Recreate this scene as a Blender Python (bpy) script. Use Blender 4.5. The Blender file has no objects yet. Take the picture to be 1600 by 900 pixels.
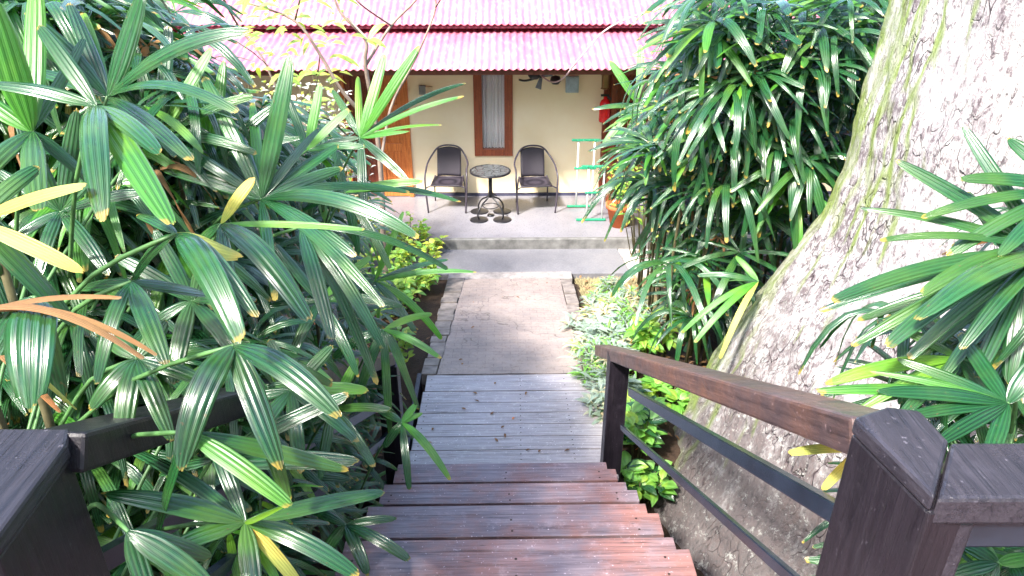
import bpy, bmesh, math, random
from mathutils import Vector, Matrix, noise
R = math.radians
random.seed(11)
scene = bpy.context.scene
COL = scene.collection

# ------------------------------------------------------------ camera, sky, sun
CAMZ, PITCH, YAW, FPX = 4.3, R(27), R(0.9), 1150.0
cd = bpy.data.cameras.new('camera'); cam = bpy.data.objects.new('camera', cd); COL.objects.link(cam)
cam.location = (0, 0, CAMZ); cam.rotation_euler = (R(90) - PITCH, 0, -YAW)
cd.sensor_width = 36; cd.lens = FPX * 36 / 1600; cd.clip_start = 0.05; cd.clip_end = 2000
scene.camera = cam
w = bpy.data.worlds.new('World'); scene.world = w; w.use_nodes = True
nt = w.node_tree; bg = nt.nodes['Background']; sky = nt.nodes.new('ShaderNodeTexSky')
SUN_EL, SUN_AZ = R(50), R(-140)      # azimuth from +Y, negative = towards -X
sky.sky_type = 'NISHITA'; sky.sun_disc = False; sky.sun_elevation = SUN_EL; sky.sun_rotation = SUN_AZ
sky.air_density = 1.0; sky.dust_density = 2.0
nt.links.new(sky.outputs[0], bg.inputs[0]); bg.inputs[1].default_value = 0.15
sl = bpy.data.lights.new('sun', 'SUN'); sl.energy = 2.1; sl.angle = R(6); sl.color = (1, .95, .87)
so = bpy.data.objects.new('sun', sl); COL.objects.link(so)
sd = Vector((math.sin(SUN_AZ) * math.cos(SUN_EL), math.cos(SUN_AZ) * math.cos(SUN_EL), math.sin(SUN_EL)))
so.rotation_euler = sd.to_track_quat('Z', 'Y').to_euler(); so.location = sd * 30
vs = scene.view_settings; vs.view_transform = 'Standard'; vs.look = 'None'; vs.gamma = 1; vs.exposure = 2.72
scene.cycles.max_bounces = 7; scene.cycles.transmission_bounces = 3; scene.cycles.transparent_max_bounces = 4

# ------------------------------------------------------------ helpers
C0 = Vector((0, 0, CAMZ))
_f = Vector((math.sin(YAW) * math.cos(PITCH), math.cos(YAW) * math.cos(PITCH), -math.sin(PITCH)))
_r = Vector((math.cos(YAW), -math.sin(YAW), 0)); _u = _r.cross(_f)
def ray(px, py): return _f + _r * ((px - 800) / FPX) + _u * ((450 - py) / FPX)
def atZ(px, py, z): d = ray(px, py); return C0 + d * ((z - CAMZ) / d.z)
def atY(px, py, y): d = ray(px, py); return C0 + d * (y / d.y)
def atX(px, py, x): d = ray(px, py); return C0 + d * (x / d.x)
def atD(px, py, dep): return C0 + ray(px, py) * dep

def tag(o, label=None, cat=None, group=None, kind=None):
    if label: o['label'] = label
    if cat: o['category'] = cat
    if group: o['group'] = group
    if kind: o['kind'] = kind
    return o
def empty(name, loc, label, cat, group=None, rz=0):
    o = bpy.data.objects.new(name, None); COL.objects.link(o); o.location = loc; o.rotation_euler = (0, 0, rz)
    o.empty_display_size = .1
    return tag(o, label, cat, group)

class MB:
    def __init__(s): s.v = []; s.f = []; s.m = []; s.uv = []
    def add(s, vs_, fs, mi=0, uvs=None):
        b = len(s.v); s.v += [tuple(v) for v in vs_]
        for f in fs:
            s.f.append(tuple(b + i for i in f)); s.m.append(mi)
            s.uv.append([uvs[i] for i in f] if uvs else [(0, 0)] * len(f))
        return s
    def box(s, lo, hi, mi=0):
        x0, y0, z0 = lo; x1, y1, z1 = hi
        v = [(x0,y0,z0),(x1,y0,z0),(x1,y1,z0),(x0,y1,z0),(x0,y0,z1),(x1,y0,z1),(x1,y1,z1),(x0,y1,z1)]
        return s.add(v, [(0,3,2,1),(4,5,6,7),(0,1,5,4),(1,2,6,5),(2,3,7,6),(3,0,4,7)], mi)
    def prism(s, poly, z0, z1, mi=0):
        n = len(poly)
        a = sum(poly[i][0]*poly[(i+1)%n][1]-poly[(i+1)%n][0]*poly[i][1] for i in range(n))
        if a < 0: poly = poly[::-1]
        v = [(p[0], p[1], z0) for p in poly] + [(p[0], p[1], z1) for p in poly]
        f = [tuple(range(n - 1, -1, -1)), tuple(range(n, 2 * n))]
        f += [(i, (i + 1) % n, n + (i + 1) % n, n + i) for i in range(n)]
        return s.add(v, f, mi)
    def bar(s, a, b, w, h, up=(0, 0, 1), mi=0):   # rectangular beam a->b; w sideways, h along up
        a = Vector(a); b = Vector(b); t = (b - a).normalized(); sd_ = t.cross(Vector(up)).normalized(); u = sd_.cross(t)
        v = [p + sd_ * (sx * w / 2) + u * (sz * h / 2) for p in (a, b) for sx, sz in ((-1,-1),(1,-1),(1,1),(-1,1))]
        return s.add(v, [(0,1,2,3),(7,6,5,4),(0,4,5,1),(1,5,6,2),(2,6,7,3),(3,7,4,0)], mi)
    def tube(s, pts, rad, n=8, mi=0, cap=True):
        pts = [Vector(p) for p in pts]
        if not hasattr(rad, '__len__'): rad = [rad] * len(pts)
        vs_ = []; ref = None
        for i, p in enumerate(pts):
            t = (pts[min(i + 1, len(pts) - 1)] - pts[max(i - 1, 0)]).normalized()
            if ref is None: ref = Vector((0, 0, 1)) if abs(t.z) < .9 else Vector((1, 0, 0))
            a = (ref - t * ref.dot(t)).normalized(); ref = a; b = t.cross(a)
            for k in range(n):
                q = 2 * math.pi * k / n; vs_.append(p + (a * math.cos(q) + b * math.sin(q)) * rad[i])
        fs = []
        for i in range(len(pts) - 1):
            for k in range(n):
                fs.append((i*n+k, i*n+(k+1)%n, (i+1)*n+(k+1)%n, (i+1)*n+k))
        if cap: fs.append(tuple(range(n - 1, -1, -1))); fs.append(tuple((len(pts)-1)*n + k for k in range(n)))
        return s.add(vs_, fs, mi)
    def lathe(s, prof, c=(0, 0, 0), n=24, mi=0):
        vs_ = [(c[0] + r * math.cos(2*math.pi*k/n), c[1] + r * math.sin(2*math.pi*k/n), c[2] + z) for r, z in prof for k in range(n)]
        fs = [(i*n+k, i*n+(k+1)%n, (i+1)*n+(k+1)%n, (i+1)*n+k) for i in range(len(prof)-1) for k in range(n)]
        return s.add(vs_, fs, mi)
    def mesh(s, name, mats, smooth=False):
        me = bpy.data.meshes.new(name); me.from_pydata(s.v, [], s.f)
        for m in (mats if isinstance(mats, (list, tuple)) else [mats]): me.materials.append(m)
        me.polygons.foreach_set('material_index', s.m)
        me.polygons.foreach_set('use_smooth', [smooth] * len(s.f))
        uv = me.uv_layers.new(name='UVMap'); flat = []
        for f in s.uv:
            for c in f: flat += [c[0], c[1]]
        uv.data.foreach_set('uv', flat); me.update(); return me
    def build(s, name, mats, parent=None, smooth=False, bevel=0):
        o = bpy.data.objects.new(name, s.mesh(name, mats, smooth)); COL.objects.link(o)
        if parent:
            o.parent = parent
            o.matrix_parent_inverse = Matrix.Identity(4)
            if s_world.get('on'): o.matrix_parent_inverse = world_of(parent).inverted()
        if bevel:
            b = o.modifiers.new('bevel', 'BEVEL'); b.width = bevel; b.segments = 2; b.limit_method = 'ANGLE'; b.angle_limit = R(40)
        return o
s_world = {'on': True}       # geometry written in world coordinates, parented without moving
def world_of(o):
    m = Matrix.LocRotScale(o.location, o.rotation_euler, o.scale)
    return (world_of(o.parent) @ o.matrix_parent_inverse @ m) if o.parent else m
def catmull(pts, n=6):
    pts = [Vector(p) for p in pts]; P = [pts[0]] + pts + [pts[-1]]; out = []
    for i in range(1, len(P) - 2):
        for k in range(n):
            t = k / n; a, b, c, d = P[i-1], P[i], P[i+1], P[i+2]
            out.append(.5 * ((2*b) + (c-a)*t + (2*a-5*b+4*c-d)*t*t + (3*b-a-3*c+d)*t**3))
    out.append(pts[-1]); return out

# ------------------------------------------------------------ materials
class NM:
    def __init__(s, name):
        s.m = bpy.data.materials.new(name); s.m.use_nodes = True; s.t = s.m.node_tree; s.p = s.t.nodes['Principled BSDF']; s.out = s.t.nodes['Material Output']
    def n(s, typ, **kw):
        o = s.t.nodes.new(typ)
        for k, v in kw.items():
            if k in o.inputs.keys() if isinstance(k, str) else False: o.inputs[k].default_value = v
            else: setattr(o, k, v)
        return o
    def l(s, a, b): s.t.links.new(a, b)
    def coord(s, kind='Object', scale=(1, 1, 1), rot=0):
        tc = s.n('ShaderNodeTexCoord'); mp = s.n('ShaderNodeMapping'); mp.inputs['Scale'].default_value = scale
        if rot:
            m0 = s.n('ShaderNodeMapping'); m0.inputs['Rotation'].default_value = (rot, 0, 0); s.l(tc.outputs[kind], m0.inputs[0]); s.l(m0.outputs[0], mp.inputs[0]); return mp.outputs[0]
        s.l(tc.outputs[kind], mp.inputs[0]); return mp.outputs[0]
    def noise(s, vec, scale, detail=4, rough=.6):
        x = s.n('ShaderNodeTexNoise'); x.inputs['Scale'].default_value = scale; x.inputs['Detail'].default_value = detail; x.inputs['Roughness'].default_value = rough
        if vec is not None: s.l(vec, x.inputs['Vector'])
        return x.outputs['Fac']
    def ramp(s, fac, stops):
        x = s.n('ShaderNodeValToRGB'); e = x.color_ramp.elements
        while len(e) < len(stops): e.new(.5)
        for i, (p, c) in enumerate(stops): e[i].position = p; e[i].color = (*c, 1) if len(c) == 3 else c
        s.l(fac, x.inputs[0]); return x.outputs[0]
    def mix(s, fac, a, b, mode='MIX'):
        x = s.n('ShaderNodeMix'); x.data_type = 'RGBA'; x.blend_type = mode
        for sock, v in ((0, fac), (6, a), (7, b)):
            if hasattr(v, 'node'): s.l(v, x.inputs[sock])
            else: x.inputs[sock].default_value = (*v, 1) if isinstance(v, tuple) and len(v) == 3 else v
        return x.outputs[2]
    def math(s, op, a, b=0, clamp=False):
        x = s.n('ShaderNodeMath'); x.operation = op; x.use_clamp = clamp
        for i, v in enumerate((a, b)):
            if hasattr(v, 'node'): s.l(v, x.inputs[i])
            else: x.inputs[i].default_value = v
        return x.outputs[0]
    def bump(s, h, strength=.3, dist=.01):
        b = s.n('ShaderNodeBump'); b.inputs['Strength'].default_value = strength; b.inputs['Distance'].default_value = dist
        s.l(h, b.inputs['Height']); s.l(b.outputs[0], s.p.inputs['Normal'])
    def set(s, col=None, rough=.5, spec=.5, metal=0):
        if col is not None:
            if hasattr(col, 'node'): s.l(col, s.p.inputs['Base Color'])
            else: s.p.inputs['Base Color'].default_value = (*col, 1)
        if hasattr(rough, 'node'): s.l(rough, s.p.inputs['Roughness'])
        else: s.p.inputs['Roughness'].default_value = rough
        s.p.inputs['Specular IOR Level'].default_value = spec; s.p.inputs['Metallic'].default_value = metal
        return s.m

def plain(name, col, rough=.5, var=.25, scale=12, spec=.5, metal=0, bump=.1):
    k = NM(name); c = k.coord(); f = k.noise(c, scale)
    lo = tuple(x * (1 - var) for x in col); hi = tuple(min(1, x * (1 + var)) for x in col)
    k.bump(f, bump, .01); return k.set(k.ramp(f, [(.3, lo), (.7, hi)]), rough, spec, metal)

def leaf(name, dark, light, tip=(.45, .3, .05), rough=.3, trans=.25, stripes=5, tipv=.975, spec=1.0):
    k = NM(name); uv = k.n('ShaderNodeUVMap'); sep = k.n('ShaderNodeSeparateXYZ'); k.l(uv.outputs[0], sep.inputs[0])
    U, V = sep.outputs[0], sep.outputs[1]
    oi = k.n('ShaderNodeObjectInfo'); geo = k.n('ShaderNodeNewGeometry')
    rnd = k.math('ADD', k.math('MULTIPLY', oi.outputs['Random'], .5), k.math('MULTIPLY', geo.outputs['Random Per Island'], .5))
    base = k.mix(rnd, dark, light)
    st = k.math('SINE', k.math('MULTIPLY', U, 2 * math.pi * stripes))
    st2 = k.math('MULTIPLY_ADD', st, .5); st2.node.inputs[2].default_value = .5
    base = k.mix(k.math('MULTIPLY', st2, .35), base, tuple(min(1, x * 2.2 + .01) for x in light))
    nz = k.noise(k.coord('Object'), 9, 5)
    base = k.mix(k.ramp(nz, [(.45, (0,)*3), (.75, (.45,)*3)]), base, tuple(min(1, a * 1.3 + b) for a, b in zip(light, (.05, .04, 0))))
    ylw = k.math('ADD', k.noise(k.coord('Object'), 2.6, 3), k.math('MULTIPLY', geo.outputs['Random Per Island'], .22))
    base = k.mix(k.ramp(ylw, [(.66, (0,)*3), (.82, (.6,)*3)]), base, (light[0] * 4 + .03, light[1] * 1.9 + .02, light[2]))
    spt = k.noise(k.coord('Object'), 60, 2); base = k.mix(k.ramp(spt, [(.7, (0,)*3), (.76, (.7,)*3)]), base, (.12, .08, .03))
    edge = k.math('ADD', k.math('SUBTRACT', V, k.math('MULTIPLY', geo.outputs['Random Per Island'], .035)), k.math('MULTIPLY', k.math('SUBTRACT', k.noise(k.coord('Object'), 17, 3), .5), .2))
    base = k.mix(k.ramp(edge, [(tipv - .03, (0,)*3), (tipv, (.85,)*3)]), base, tip)
    fine = k.math('SINE', k.math('MULTIPLY', U, 2 * math.pi * stripes * 4))
    k.bump(k.math('ADD', st, k.math('MULTIPLY', fine, .25)), .55, .002)
    m = k.set(base, k.math('ADD', rough, k.math('MULTIPLY', nz, .15)), spec)
    tr = k.n('ShaderNodeBsdfTranslucent'); k.l(k.mix(.6, base, tuple(min(1, x * 2.5) for x in (light[0] * 1.4, light[1], light[2] * .5))), tr.inputs[0])
    mx = k.n('ShaderNodeMixShader'); mx.inputs[0].default_value = trans
    k.l(k.p.outputs[0], mx.inputs[1]); k.l(tr.outputs[0], mx.inputs[2]); k.l(mx.outputs[0], k.out.inputs[0]); return m

LEAF = leaf('palm leaf', (.003, .018, .009), (.013, .082, .022), rough=.14, trans=.2, stripes=4, tipv=.985)
LEAFB = leaf('palm leaf bright', (.02, .11, .012), (.055, .22, .02), rough=.28, trans=.35, stripes=4)
LEAFY = leaf('palm leaf yellowing', (.2, .25, .03), (.4, .42, .09), rough=.4, trans=.35)
DEADM = leaf('dry palm leaf', (.09, .045, .02), (.27, .15, .07), tip=(.3, .2, .1), rough=.7, trans=.15, spec=.2)
LIME = leaf('lime leaf', (.1, .22, .02), (.27, .42, .06), tip=(.4, .5, .1), rough=.4, trans=.4, stripes=2, tipv=.985)
PALE = leaf('variegated leaf', (.05, .11, .075), (.25, .33, .28), tip=(.3, .38, .3), rough=.45, trans=.25, stripes=3, tipv=.985)
PALEW = leaf('pale blossom leaf', (.3, .34, .28), (.75, .72, .66), tip=(.7, .6, .55), rough=.5, trans=.4, stripes=1, tipv=.985)
BUSH = leaf('broad leaf', (.05, .18, .03), (.16, .38, .06), tip=(.3, .4, .1), rough=.35, trans=.35, stripes=2, tipv=.985)
CANE = plain('cane', (.09, .08, .04), .8, .5, 20, .2)
STALK = plain('leaf stalk', (.07, .17, .05), .5, .3, 20)

def wood(name, dark, light, axis='X', rough=(.35, .7), red=None, scale=1.0, rot=0):
    k = NM(name); sc = {'X': (1.2, 26, 26), 'Y': (26, 1.2, 26), 'Z': (26, 26, 1.2)}[axis]
    c = k.coord('Object', tuple(x * scale for x in sc), rot); f = k.noise(c, 2.2, 8, .7); g = k.noise(k.coord(), 2.6, 6, .65)
    base = k.ramp(f, [(.3, dark), (.7, light)])
    if red: base = k.mix(k.ramp(g, [(.42, (0,)*3), (.62, (1,)*3)]), base, k.ramp(f, [(.3, tuple(x*.55 for x in red)), (.75, red)]))
    g2 = k.noise(k.coord(), 11, 6, .75)
    base = k.mix(k.ramp(g2, [(.55, (0,)*3), (.8, (.6,)*3)]), base, tuple(min(1, x * 1.5) for x in light))
    ck = k.noise(k.coord('Object', tuple(x * scale * (1.6 if x > 2 else .55) for x in sc)), 1.6, 3, .5)
    crk = k.ramp(ck, [(.485, (0,)*3), (.5, (.9,)*3), (.512, (0,)*3)]); crk = k.math('MULTIPLY', crk, k.ramp(g, [(.4, (0,)*3), (.6, (1,)*3)]))
    base = k.mix(crk, base, tuple(x * .3 for x in dark)); sp = k.noise(k.coord(), 70, 3, .6)
    base = k.mix(k.ramp(sp, [(.66, (0,)*3), (.72, (.7,)*3)]), base, tuple(min(1, x * 2.2 + .03) for x in light))
    f = k.math('SUBTRACT', f, k.math('MULTIPLY', crk, .8)); k.bump(f, .6, .004); return k.set(base, k.math('MULTIPLY_ADD', g2, rough[1] - rough[0]), .5) if False else k.set(base, k.ramp(g2, [(.3, (rough[0],)*3), (.75, (rough[1],)*3)]), .5)
W_TREAD = wood('worn tread wood', (.055, .037, .046), (.29, .225, .25), 'X', (.28, .55), (.32, .155, .135))
W_DECK = wood('grey deck wood', (.21, .185, .19), (.45, .41, .425), 'X', (.3, .55))
W_DARK = wood('dark stained wood', (.004, .003, .006), (.018, .014, .02), 'Z', (.3, .55))
W_RAIL = wood('worn handrail wood', (.02, .013, .015), (.11, .07, .07), 'Y', (.3, .55), (.17, .08, .055), rot=R(29.5))
W_CAP = wood('grey painted rail top', (.012, .011, .017), (.042, .037, .048), 'Y', (.22, .45))
SCREW = plain('rusty screw', (.05, .03, .025), .5, .3, 40, metal=.5)
BLUEM = plain('dark painted metal', (.012, .018, .03), .25, .4, 8, .6)
BLACK = plain('black metal', (.012, .012, .016), .35, .3, 20)

# ------------------------------------------------------------ terrain
DECK_Z, GREEN_D = .65, 3.98
def gz(x, y):
    if y >= 8.8: z = 0
    elif y >= 5.48: z = .645 * (8.8 - y) / (8.8 - 5.48)
    elif y >= 4.2: z = .645
    else: z = .645 + .5 * (4.2 - y)
    z = min(z, 2.45)
    z -= .03 if abs(x) < 1.3 or y > 8.5 else .0
    if 3.6 < y < 5.5: z -= .12
    if y < 4 and abs(x) < 1.1: z -= .45
    if x > .9 and y < 4.4: z = min(z, z + (.12 + .1 * (4.2 - y) - z) * min(1, (x - .9) / .25)) if y > .2 else z
    if x < -1.5 and y < 8.5: z += .12 * min(1, (-1.5 - x))
    if x > 1.5 and y < 8: z -= .18 * min(1, x - 1.5) * (1 if y > 3 else .4)
    if y < 8.4 and abs(x) > .95: z += .05 * noise.noise((x * 1.5, y * 1.5, 0))
    if y > 8.6: z -= .06
    return z
def axis_vals(lo, hi, step, far):
    a = []; v = lo
    while v <= hi: a.append(v); v += step
    return [-far, -far / 4, lo * 3 if lo < 0 else lo - 20] + a + [hi * 2.5, far / 4, far]
xs = axis_vals(-9, 9, .15, 600); ys = axis_vals(-4, 10, .15, 600)
g = MB(); V = [(x, y, gz(x, y)) for y in ys for x in xs]; nx = len(xs)
g.add(V, [(j*nx+i, j*nx+i+1, (j+1)*nx+i+1, (j+1)*nx+i) for j in range(len(ys)-1) for i in range(nx-1)])
k = NM('soil'); c = k.coord(); f1 = k.noise(c, 3, 8, .7); f2 = k.noise(c, 30, 6, .8)
col = k.mix(k.ramp(f2, [(.35, (0,)*3), (.7, (.6,)*3)]), k.ramp(f1, [(.3, (.01, .008, .007)), (.6, (.035, .022, .016)), (.8, (.07, .045, .03))]), (.09, .055, .035))
k.bump(f2, .8, .03); SOIL = k.set(col, .9, .2)
tag(g.build('ground', SOIL, smooth=True), kind='structure')

# path, kerbs, apron, verandah slab
def pz(y): return .645 * (8.8 - y) / (8.8 - 5.48)
PXL0, PXR0 = atZ(692, 436, .02), atZ(893, 436, .02)
def path_x(px, py):   # a pixel on the sloped path -> X,Y
    d = ray(px, py); t = (CAMZ - .645 * 8.8 / 3.32) / (-d.z - .645 / 3.32 * d.y); p = C0 + d * t; return p.x, p.y
k = NM('worn path concrete'); c = k.coord(); br = k.n('ShaderNodeTexBrick'); k.l(c, br.inputs['Vector'])
br.inputs['Scale'].default_value = 3.2; br.inputs['Mortar Size'].default_value = .012; br.inputs['Color1'].default_value = (.18, .155, .155, 1); br.inputs['Color2'].default_value = (.23, .185, .175, 1); br.inputs['Mortar'].default_value = (.1, .085, .085, 1)
f1 = k.noise(c, 2.2, 7, .7); f2 = k.noise(c, 26, 6, .8)
col = k.mix(k.ramp(f1, [(.35, (.15,)*3), (.65, (.9,)*3)]), br.outputs['Color'], (.34, .275, .245))
col = k.mix(k.ramp(f2, [(.52, (0,)*3), (.72, (.8,)*3)]), col, (.16, .11, .07)); vo = k.n('ShaderNodeTexVoronoi'); vo.feature = 'DISTANCE_TO_EDGE'; vo.inputs['Scale'].default_value = .6; wv_ = k.n('ShaderNodeVectorMath'); wv_.operation = 'ADD'; k.l(c, wv_.inputs[0]); nn_ = k.n('ShaderNodeTexNoise'); nn_.inputs['Scale'].default_value = 3; k.l(c, nn_.inputs['Vector']); k.l(nn_.outputs['Color'], wv_.inputs[1]); k.l(wv_.outputs[0], vo.inputs['Vector'])
col = k.mix(k.ramp(vo.outputs['Distance'], [(.002, (.6,)*3), (.007, (0,)*3)]), col, (.07, .055, .045)); k.bump(f2, .5, .01); PATHM = k.set(col, .8, .3)
KERBM = plain('kerb brick', (.2, .17, .155), .85, .4, 9, .2, bump=.4)
k = NM('apron concrete'); c = k.coord(); f1 = k.noise(c, 1.6, 8, .7); f2 = k.noise(c, 40, 4)
col = k.mix(k.ramp(f2, [(.4, (0,)*3), (.8, (.5,)*3)]), k.ramp(f1, [(.3, (.1, .1, .115)), (.5, (.15, .148, .165)), (.75, (.2, .19, .2))]), (.26, .25, .26)); k.bump(f2, .2, .005); APRON = k.set(col, .6, .4)
def yA(px0, px1, y0, y1): pass
far, near = 8.62, 5.47
def edge_x(pxa, pya, pxb, pyb, Y):
    a = path_x(pxa, pya); b = path_x(pxb, pyb); t = (Y - a[1]) / (b[1] - a[1]); return a[0] + (b[0] - a[0]) * t
LI = lambda Y: edge_x(725, 442, 685, 579, Y); LO = lambda Y: edge_x(700, 436, 661, 582, Y)
RI = lambda Y: edge_x(876, 442, 900, 540, Y); RO = lambda Y: edge_x(890, 429, 916, 520, Y)
rows = [near + (far - near) * i / 14 for i in range(15)]
m = MB(); cols = 8; V = [(LI(y) + (RI(y) - LI(y)) * i / cols, y, pz(y) + .012 + .006 * noise.noise((i, y * 3, 0))) for y in rows for i in range(cols + 1)]
m.add(V, [(j*(cols+1)+i, j*(cols+1)+i+1, (j+1)*(cols+1)+i+1, (j+1)*(cols+1)+i) for j in range(14) for i in range(cols)])
tag(m.build('path', PATHM, smooth=True), kind='structure')
m = MB(); random.seed(4)
for A, B in ((LO, LI), (RI, RO)):
    y = near
    while y < far - .1:
        L = .2 * random.uniform(.85, 1.1); j = random.uniform(-.012, .012); zz = random.uniform(-.01, .012)
        a0, a1, b0, b1 = A(y) + j, A(y + L) + j, B(y) + j, B(y + L) + j
        h = .022 + zz * .6; z0, z1 = pz(y), pz(y + L)
        v = [(a0, y, z0 - .1), (b0, y, z0 - .1), (b1, y + L, z1 - .1), (a1, y + L, z1 - .1), (a0, y, z0 + h), (b0, y, z0 + h), (b1, y + L, z1 + h), (a1, y + L, z1 + h)]
        m.add(v, [(0,3,2,1),(4,5,6,7),(0,1,5,4),(1,2,6,5),(2,3,7,6),(3,0,4,7)]); y += L + .012
tag(m.build('path_kerb', KERBM, bevel=.008), kind='structure')
m = MB(); m.box((LO(far), 8.63, -.1), (RO(far) + .02, 8.84, .035)); tag(m.build('path_threshold', plain('pale threshold stone', (.25, .225, .215), .7, .3, 14)), kind='structure')
m = MB(); a = atZ(985, 428, 0); b = atZ(958, 372, 0)
m.prism([(-9, 8.845), (a.x, 8.845), (b.x, 9.66), (-9, 9.66)], -.08, 0); tag(m.build('apron', APRON), kind='structure')
m = MB(); m.prism([(a.x + .02, 8.845), (a.x + .5, 8.845), (4, 9.66), (b.x + .02, 9.66)], -.08, -.006); tag(m.build('apron_border', plain('rough pale cement', (.45, .4, .38), .8, .4, 9, .2, bump=.5)), kind='structure')
k = NM('terrazzo floor'); c = k.coord(); f1 = k.noise(c, 45, 3, .9); f2 = k.noise(c, 1.5, 5)
vo = k.n('ShaderNodeTexVoronoi'); vo.inputs['Scale'].default_value = 34; k.l(c, vo.inputs['Vector'])
col = k.mix(k.ramp(vo.outputs['Distance'], [(.1, (.75,)*3), (.35, (0,)*3)]), k.ramp(f2, [(.3, (.17, .165, .19)), (.7, (.24, .235, .26))]), (.07, .065, .09)); VER = k.set(col, .3, .5)
m = MB(); m.box((-9, 9.74, -.2), (9, 11.6, .15)); tag(m.build('verandah_floor', VER), kind='structure')
m = MB(); m.box((-9, 9.66, -.2), (9, 9.737, .157)); tag(m.build('verandah_edge', plain('verandah edging', (.15, .148, .145), .6, .4, 8), bevel=.012), kind='structure')

# ------------------------------------------------------------ bungalow
WY = 11.5
house = empty('bungalow', (0, WY, .15), 'cream walled bungalow with pink corrugated metal roof behind the verandah', 'building')
k = NM('cream plaster'); c = k.coord(); f = k.noise(c, 2.5, 6); f2 = k.noise(c, 60, 3)
k.bump(f2, .15, .004); PLASTER = k.set(k.ramp(f, [(.3, (.88, .72, .46)), (.7, (.92, .79, .55))]), .75, .3)
m = MB()
def wx(px): return atY(px, 200, WY).x
wx0, wx1 = wx(746), wx(797); dx0, dx1 = wx(537), wx(641); ex0, ex1 = wx(940), wx(1012)
zw0 = atY(770, 240, WY).z
for a, b in ((-9, dx0), (dx1, wx0), (wx1, ex0), (ex1, 9)): m.box((a, WY, .1), (b, WY + .18, 2.62))
m.box((wx0, WY, .1), (wx1, WY + .18, zw0)); m.box((dx0, WY, 2.35), (dx1, WY + .18, 2.62)); m.box((ex0, WY, 2.35), (ex1, WY + .18, 2.62)); m.box((wx0, WY, 2.5), (wx1, WY + .18, 2.62))
m.build('wall', PLASTER, house)
m = MB()
for a, b in ((-9, dx0 - .02), (dx1 + .02, ex0 - .03), (ex1 + .03, 9)): m.box((a, WY - .014, .15), (b, WY - .001, .20))
m.build('skirting', plain('dark skirting', (.05, .05, .09), .5), house)
m = MB(); m.box((-9, WY + 3.8, .1), (9, WY + 4, 2.62)); m.box((-9.0, WY + .18, .1), (-8.8, WY + 3.8, 2.62)); m.box((8.8, WY + .18, .1), (9, WY + 3.8, 2.62)); m.build('rear_wall', PLASTER, house)
# corrugated roofs
k = NM('pink roof sheet'); c = k.coord('Object', (1, .35, 1)); f = k.noise(c, 1.8, 7, .7); f2 = k.noise(c, 14, 4)
col = k.ramp(f, [(.3, (.42, .08, .13)), (.55, (.5, .13, .19)), (.8, (.57, .22, .28))])
f3 = k.noise(k.coord('Object', (5, .5, .5)), 3, 6, .7); col = k.mix(k.ramp(f2, [(.5, (0,)*3), (.75, (.4,)*3)]), col, (.72, .48, .54)); col = k.mix(k.ramp(f3, [(.5, (0,)*3), (.72, (.55,)*3)]), col, (.4, .16, .2)); ROOF = k.set(col, .45, .5)
def corr(y0, z0, y1, z1, x0=-10, x1=10, per=.1, amp=.012):
    m = MB(); n = int((x1 - x0) / per * 8); V = []; F = []
    for r in range(7):
        t = r / 6
        for i in range(n + 1):
            x = x0 + (x1 - x0) * i / n
            V.append((x, y0 + (y1 - y0) * t, z0 + (z1 - z0) * t + amp * math.sin(2 * math.pi * x / per) + .006 * noise.noise((x * .8, t * 2, 3))))
    for r in range(6):
        for i in range(n): F.append((r*(n+1)+i, r*(n+1)+i+1, (r+1)*(n+1)+i+1, (r+1)*(n+1)+i))
    m.add(V, F); return m
SL = math.tan(R(15))
ey = 10.2; ez = atY(800, 108, ey).z
uy = 11.45; uz = atY(800, 38, uy).z
lo = corr(ey, ez, uy + .35, uz - .07).build('lower_roof', ROOF, house, smooth=True); lo.modifiers.new('t', 'SOLIDIFY').thickness = .012
up = corr(uy, uz, uy + 2.6, uz + 2.6 * math.tan(R(24))).build('upper_roof', ROOF, house, smooth=True); up.modifiers.new('t', 'SOLIDIFY').thickness = .012
corr(uy + 5.2, uz, uy + 2.6, uz + 2.6 * math.tan(R(24))).build('rear_roof', ROOF, house, smooth=True)
FAS = plain('dark red fascia', (.10, .012, .025), .5)
m = MB(); m.box((-10, uy + .03, uz - .06), (10, uy + .06, uz - .021)); m.build('fascia', FAS, house)
m = MB(); m.box((-9.5, ey + .12, ez - .1), (9.5, ey + .17, ez - .03)); 
x = -9
while x < 9: m.bar((x, ey + .1, ez - .055), (x, uy, ez - .055 + (uz - .07 - ez) * (uy - ey - .1) / (uy + .35 - ey)), .05, .06); x += .9
m.build('rafter', plain('brown rafters', (.16, .05, .03), .6), house)
# window
RW = wood('red brown joinery', (.16, .03, .012), (.42, .11, .04), 'Z', (.25, .45))
m = MB(); fw = .13; yy0, yy1 = WY - .04, WY + .06
wl, wr = wx(741), wx(801); wb = zw0 - .03
m.box((wl, yy0, wb), (wl + fw, yy1, 2.6)); m.box((wr - fw, yy0, wb), (wr, yy1, 2.6)); m.box((wl + fw, yy0 + .003, wb), (wr - fw, yy1 - .003, wb + .11)); m.box((wl + fw, yy0 + .003, 2.5), (wr - fw, yy1 - .003, 2.6))
win = m.build('window', RW, house, bevel=.006)
k = NM('curtain'); CUR = k.set((.78, .76, .74), .8, .2)
m = MB(); V = []; n = 60
for i in range(n + 1):
    x = wl + fw - .02 + (wr - wl - 2 * fw + .04) * i / n
    yo = WY + .11 + .022 * math.sin(i * .75) + .01 * math.sin(i * .31)
    V += [(x, yo, wb + .1), (x, yo, 2.5)]
m.add(V, [(2*i, 2*i+2, 2*i+3, 2*i+1) for i in range(n)]); m.build('curtain', CUR, win, smooth=True)
k = NM('window glass'); k.set((.9, .95, 1), .05, .5); k.p.inputs['Transmission Weight'].default_value = 1; k.p.inputs['IOR'].default_value = 1.2
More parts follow.
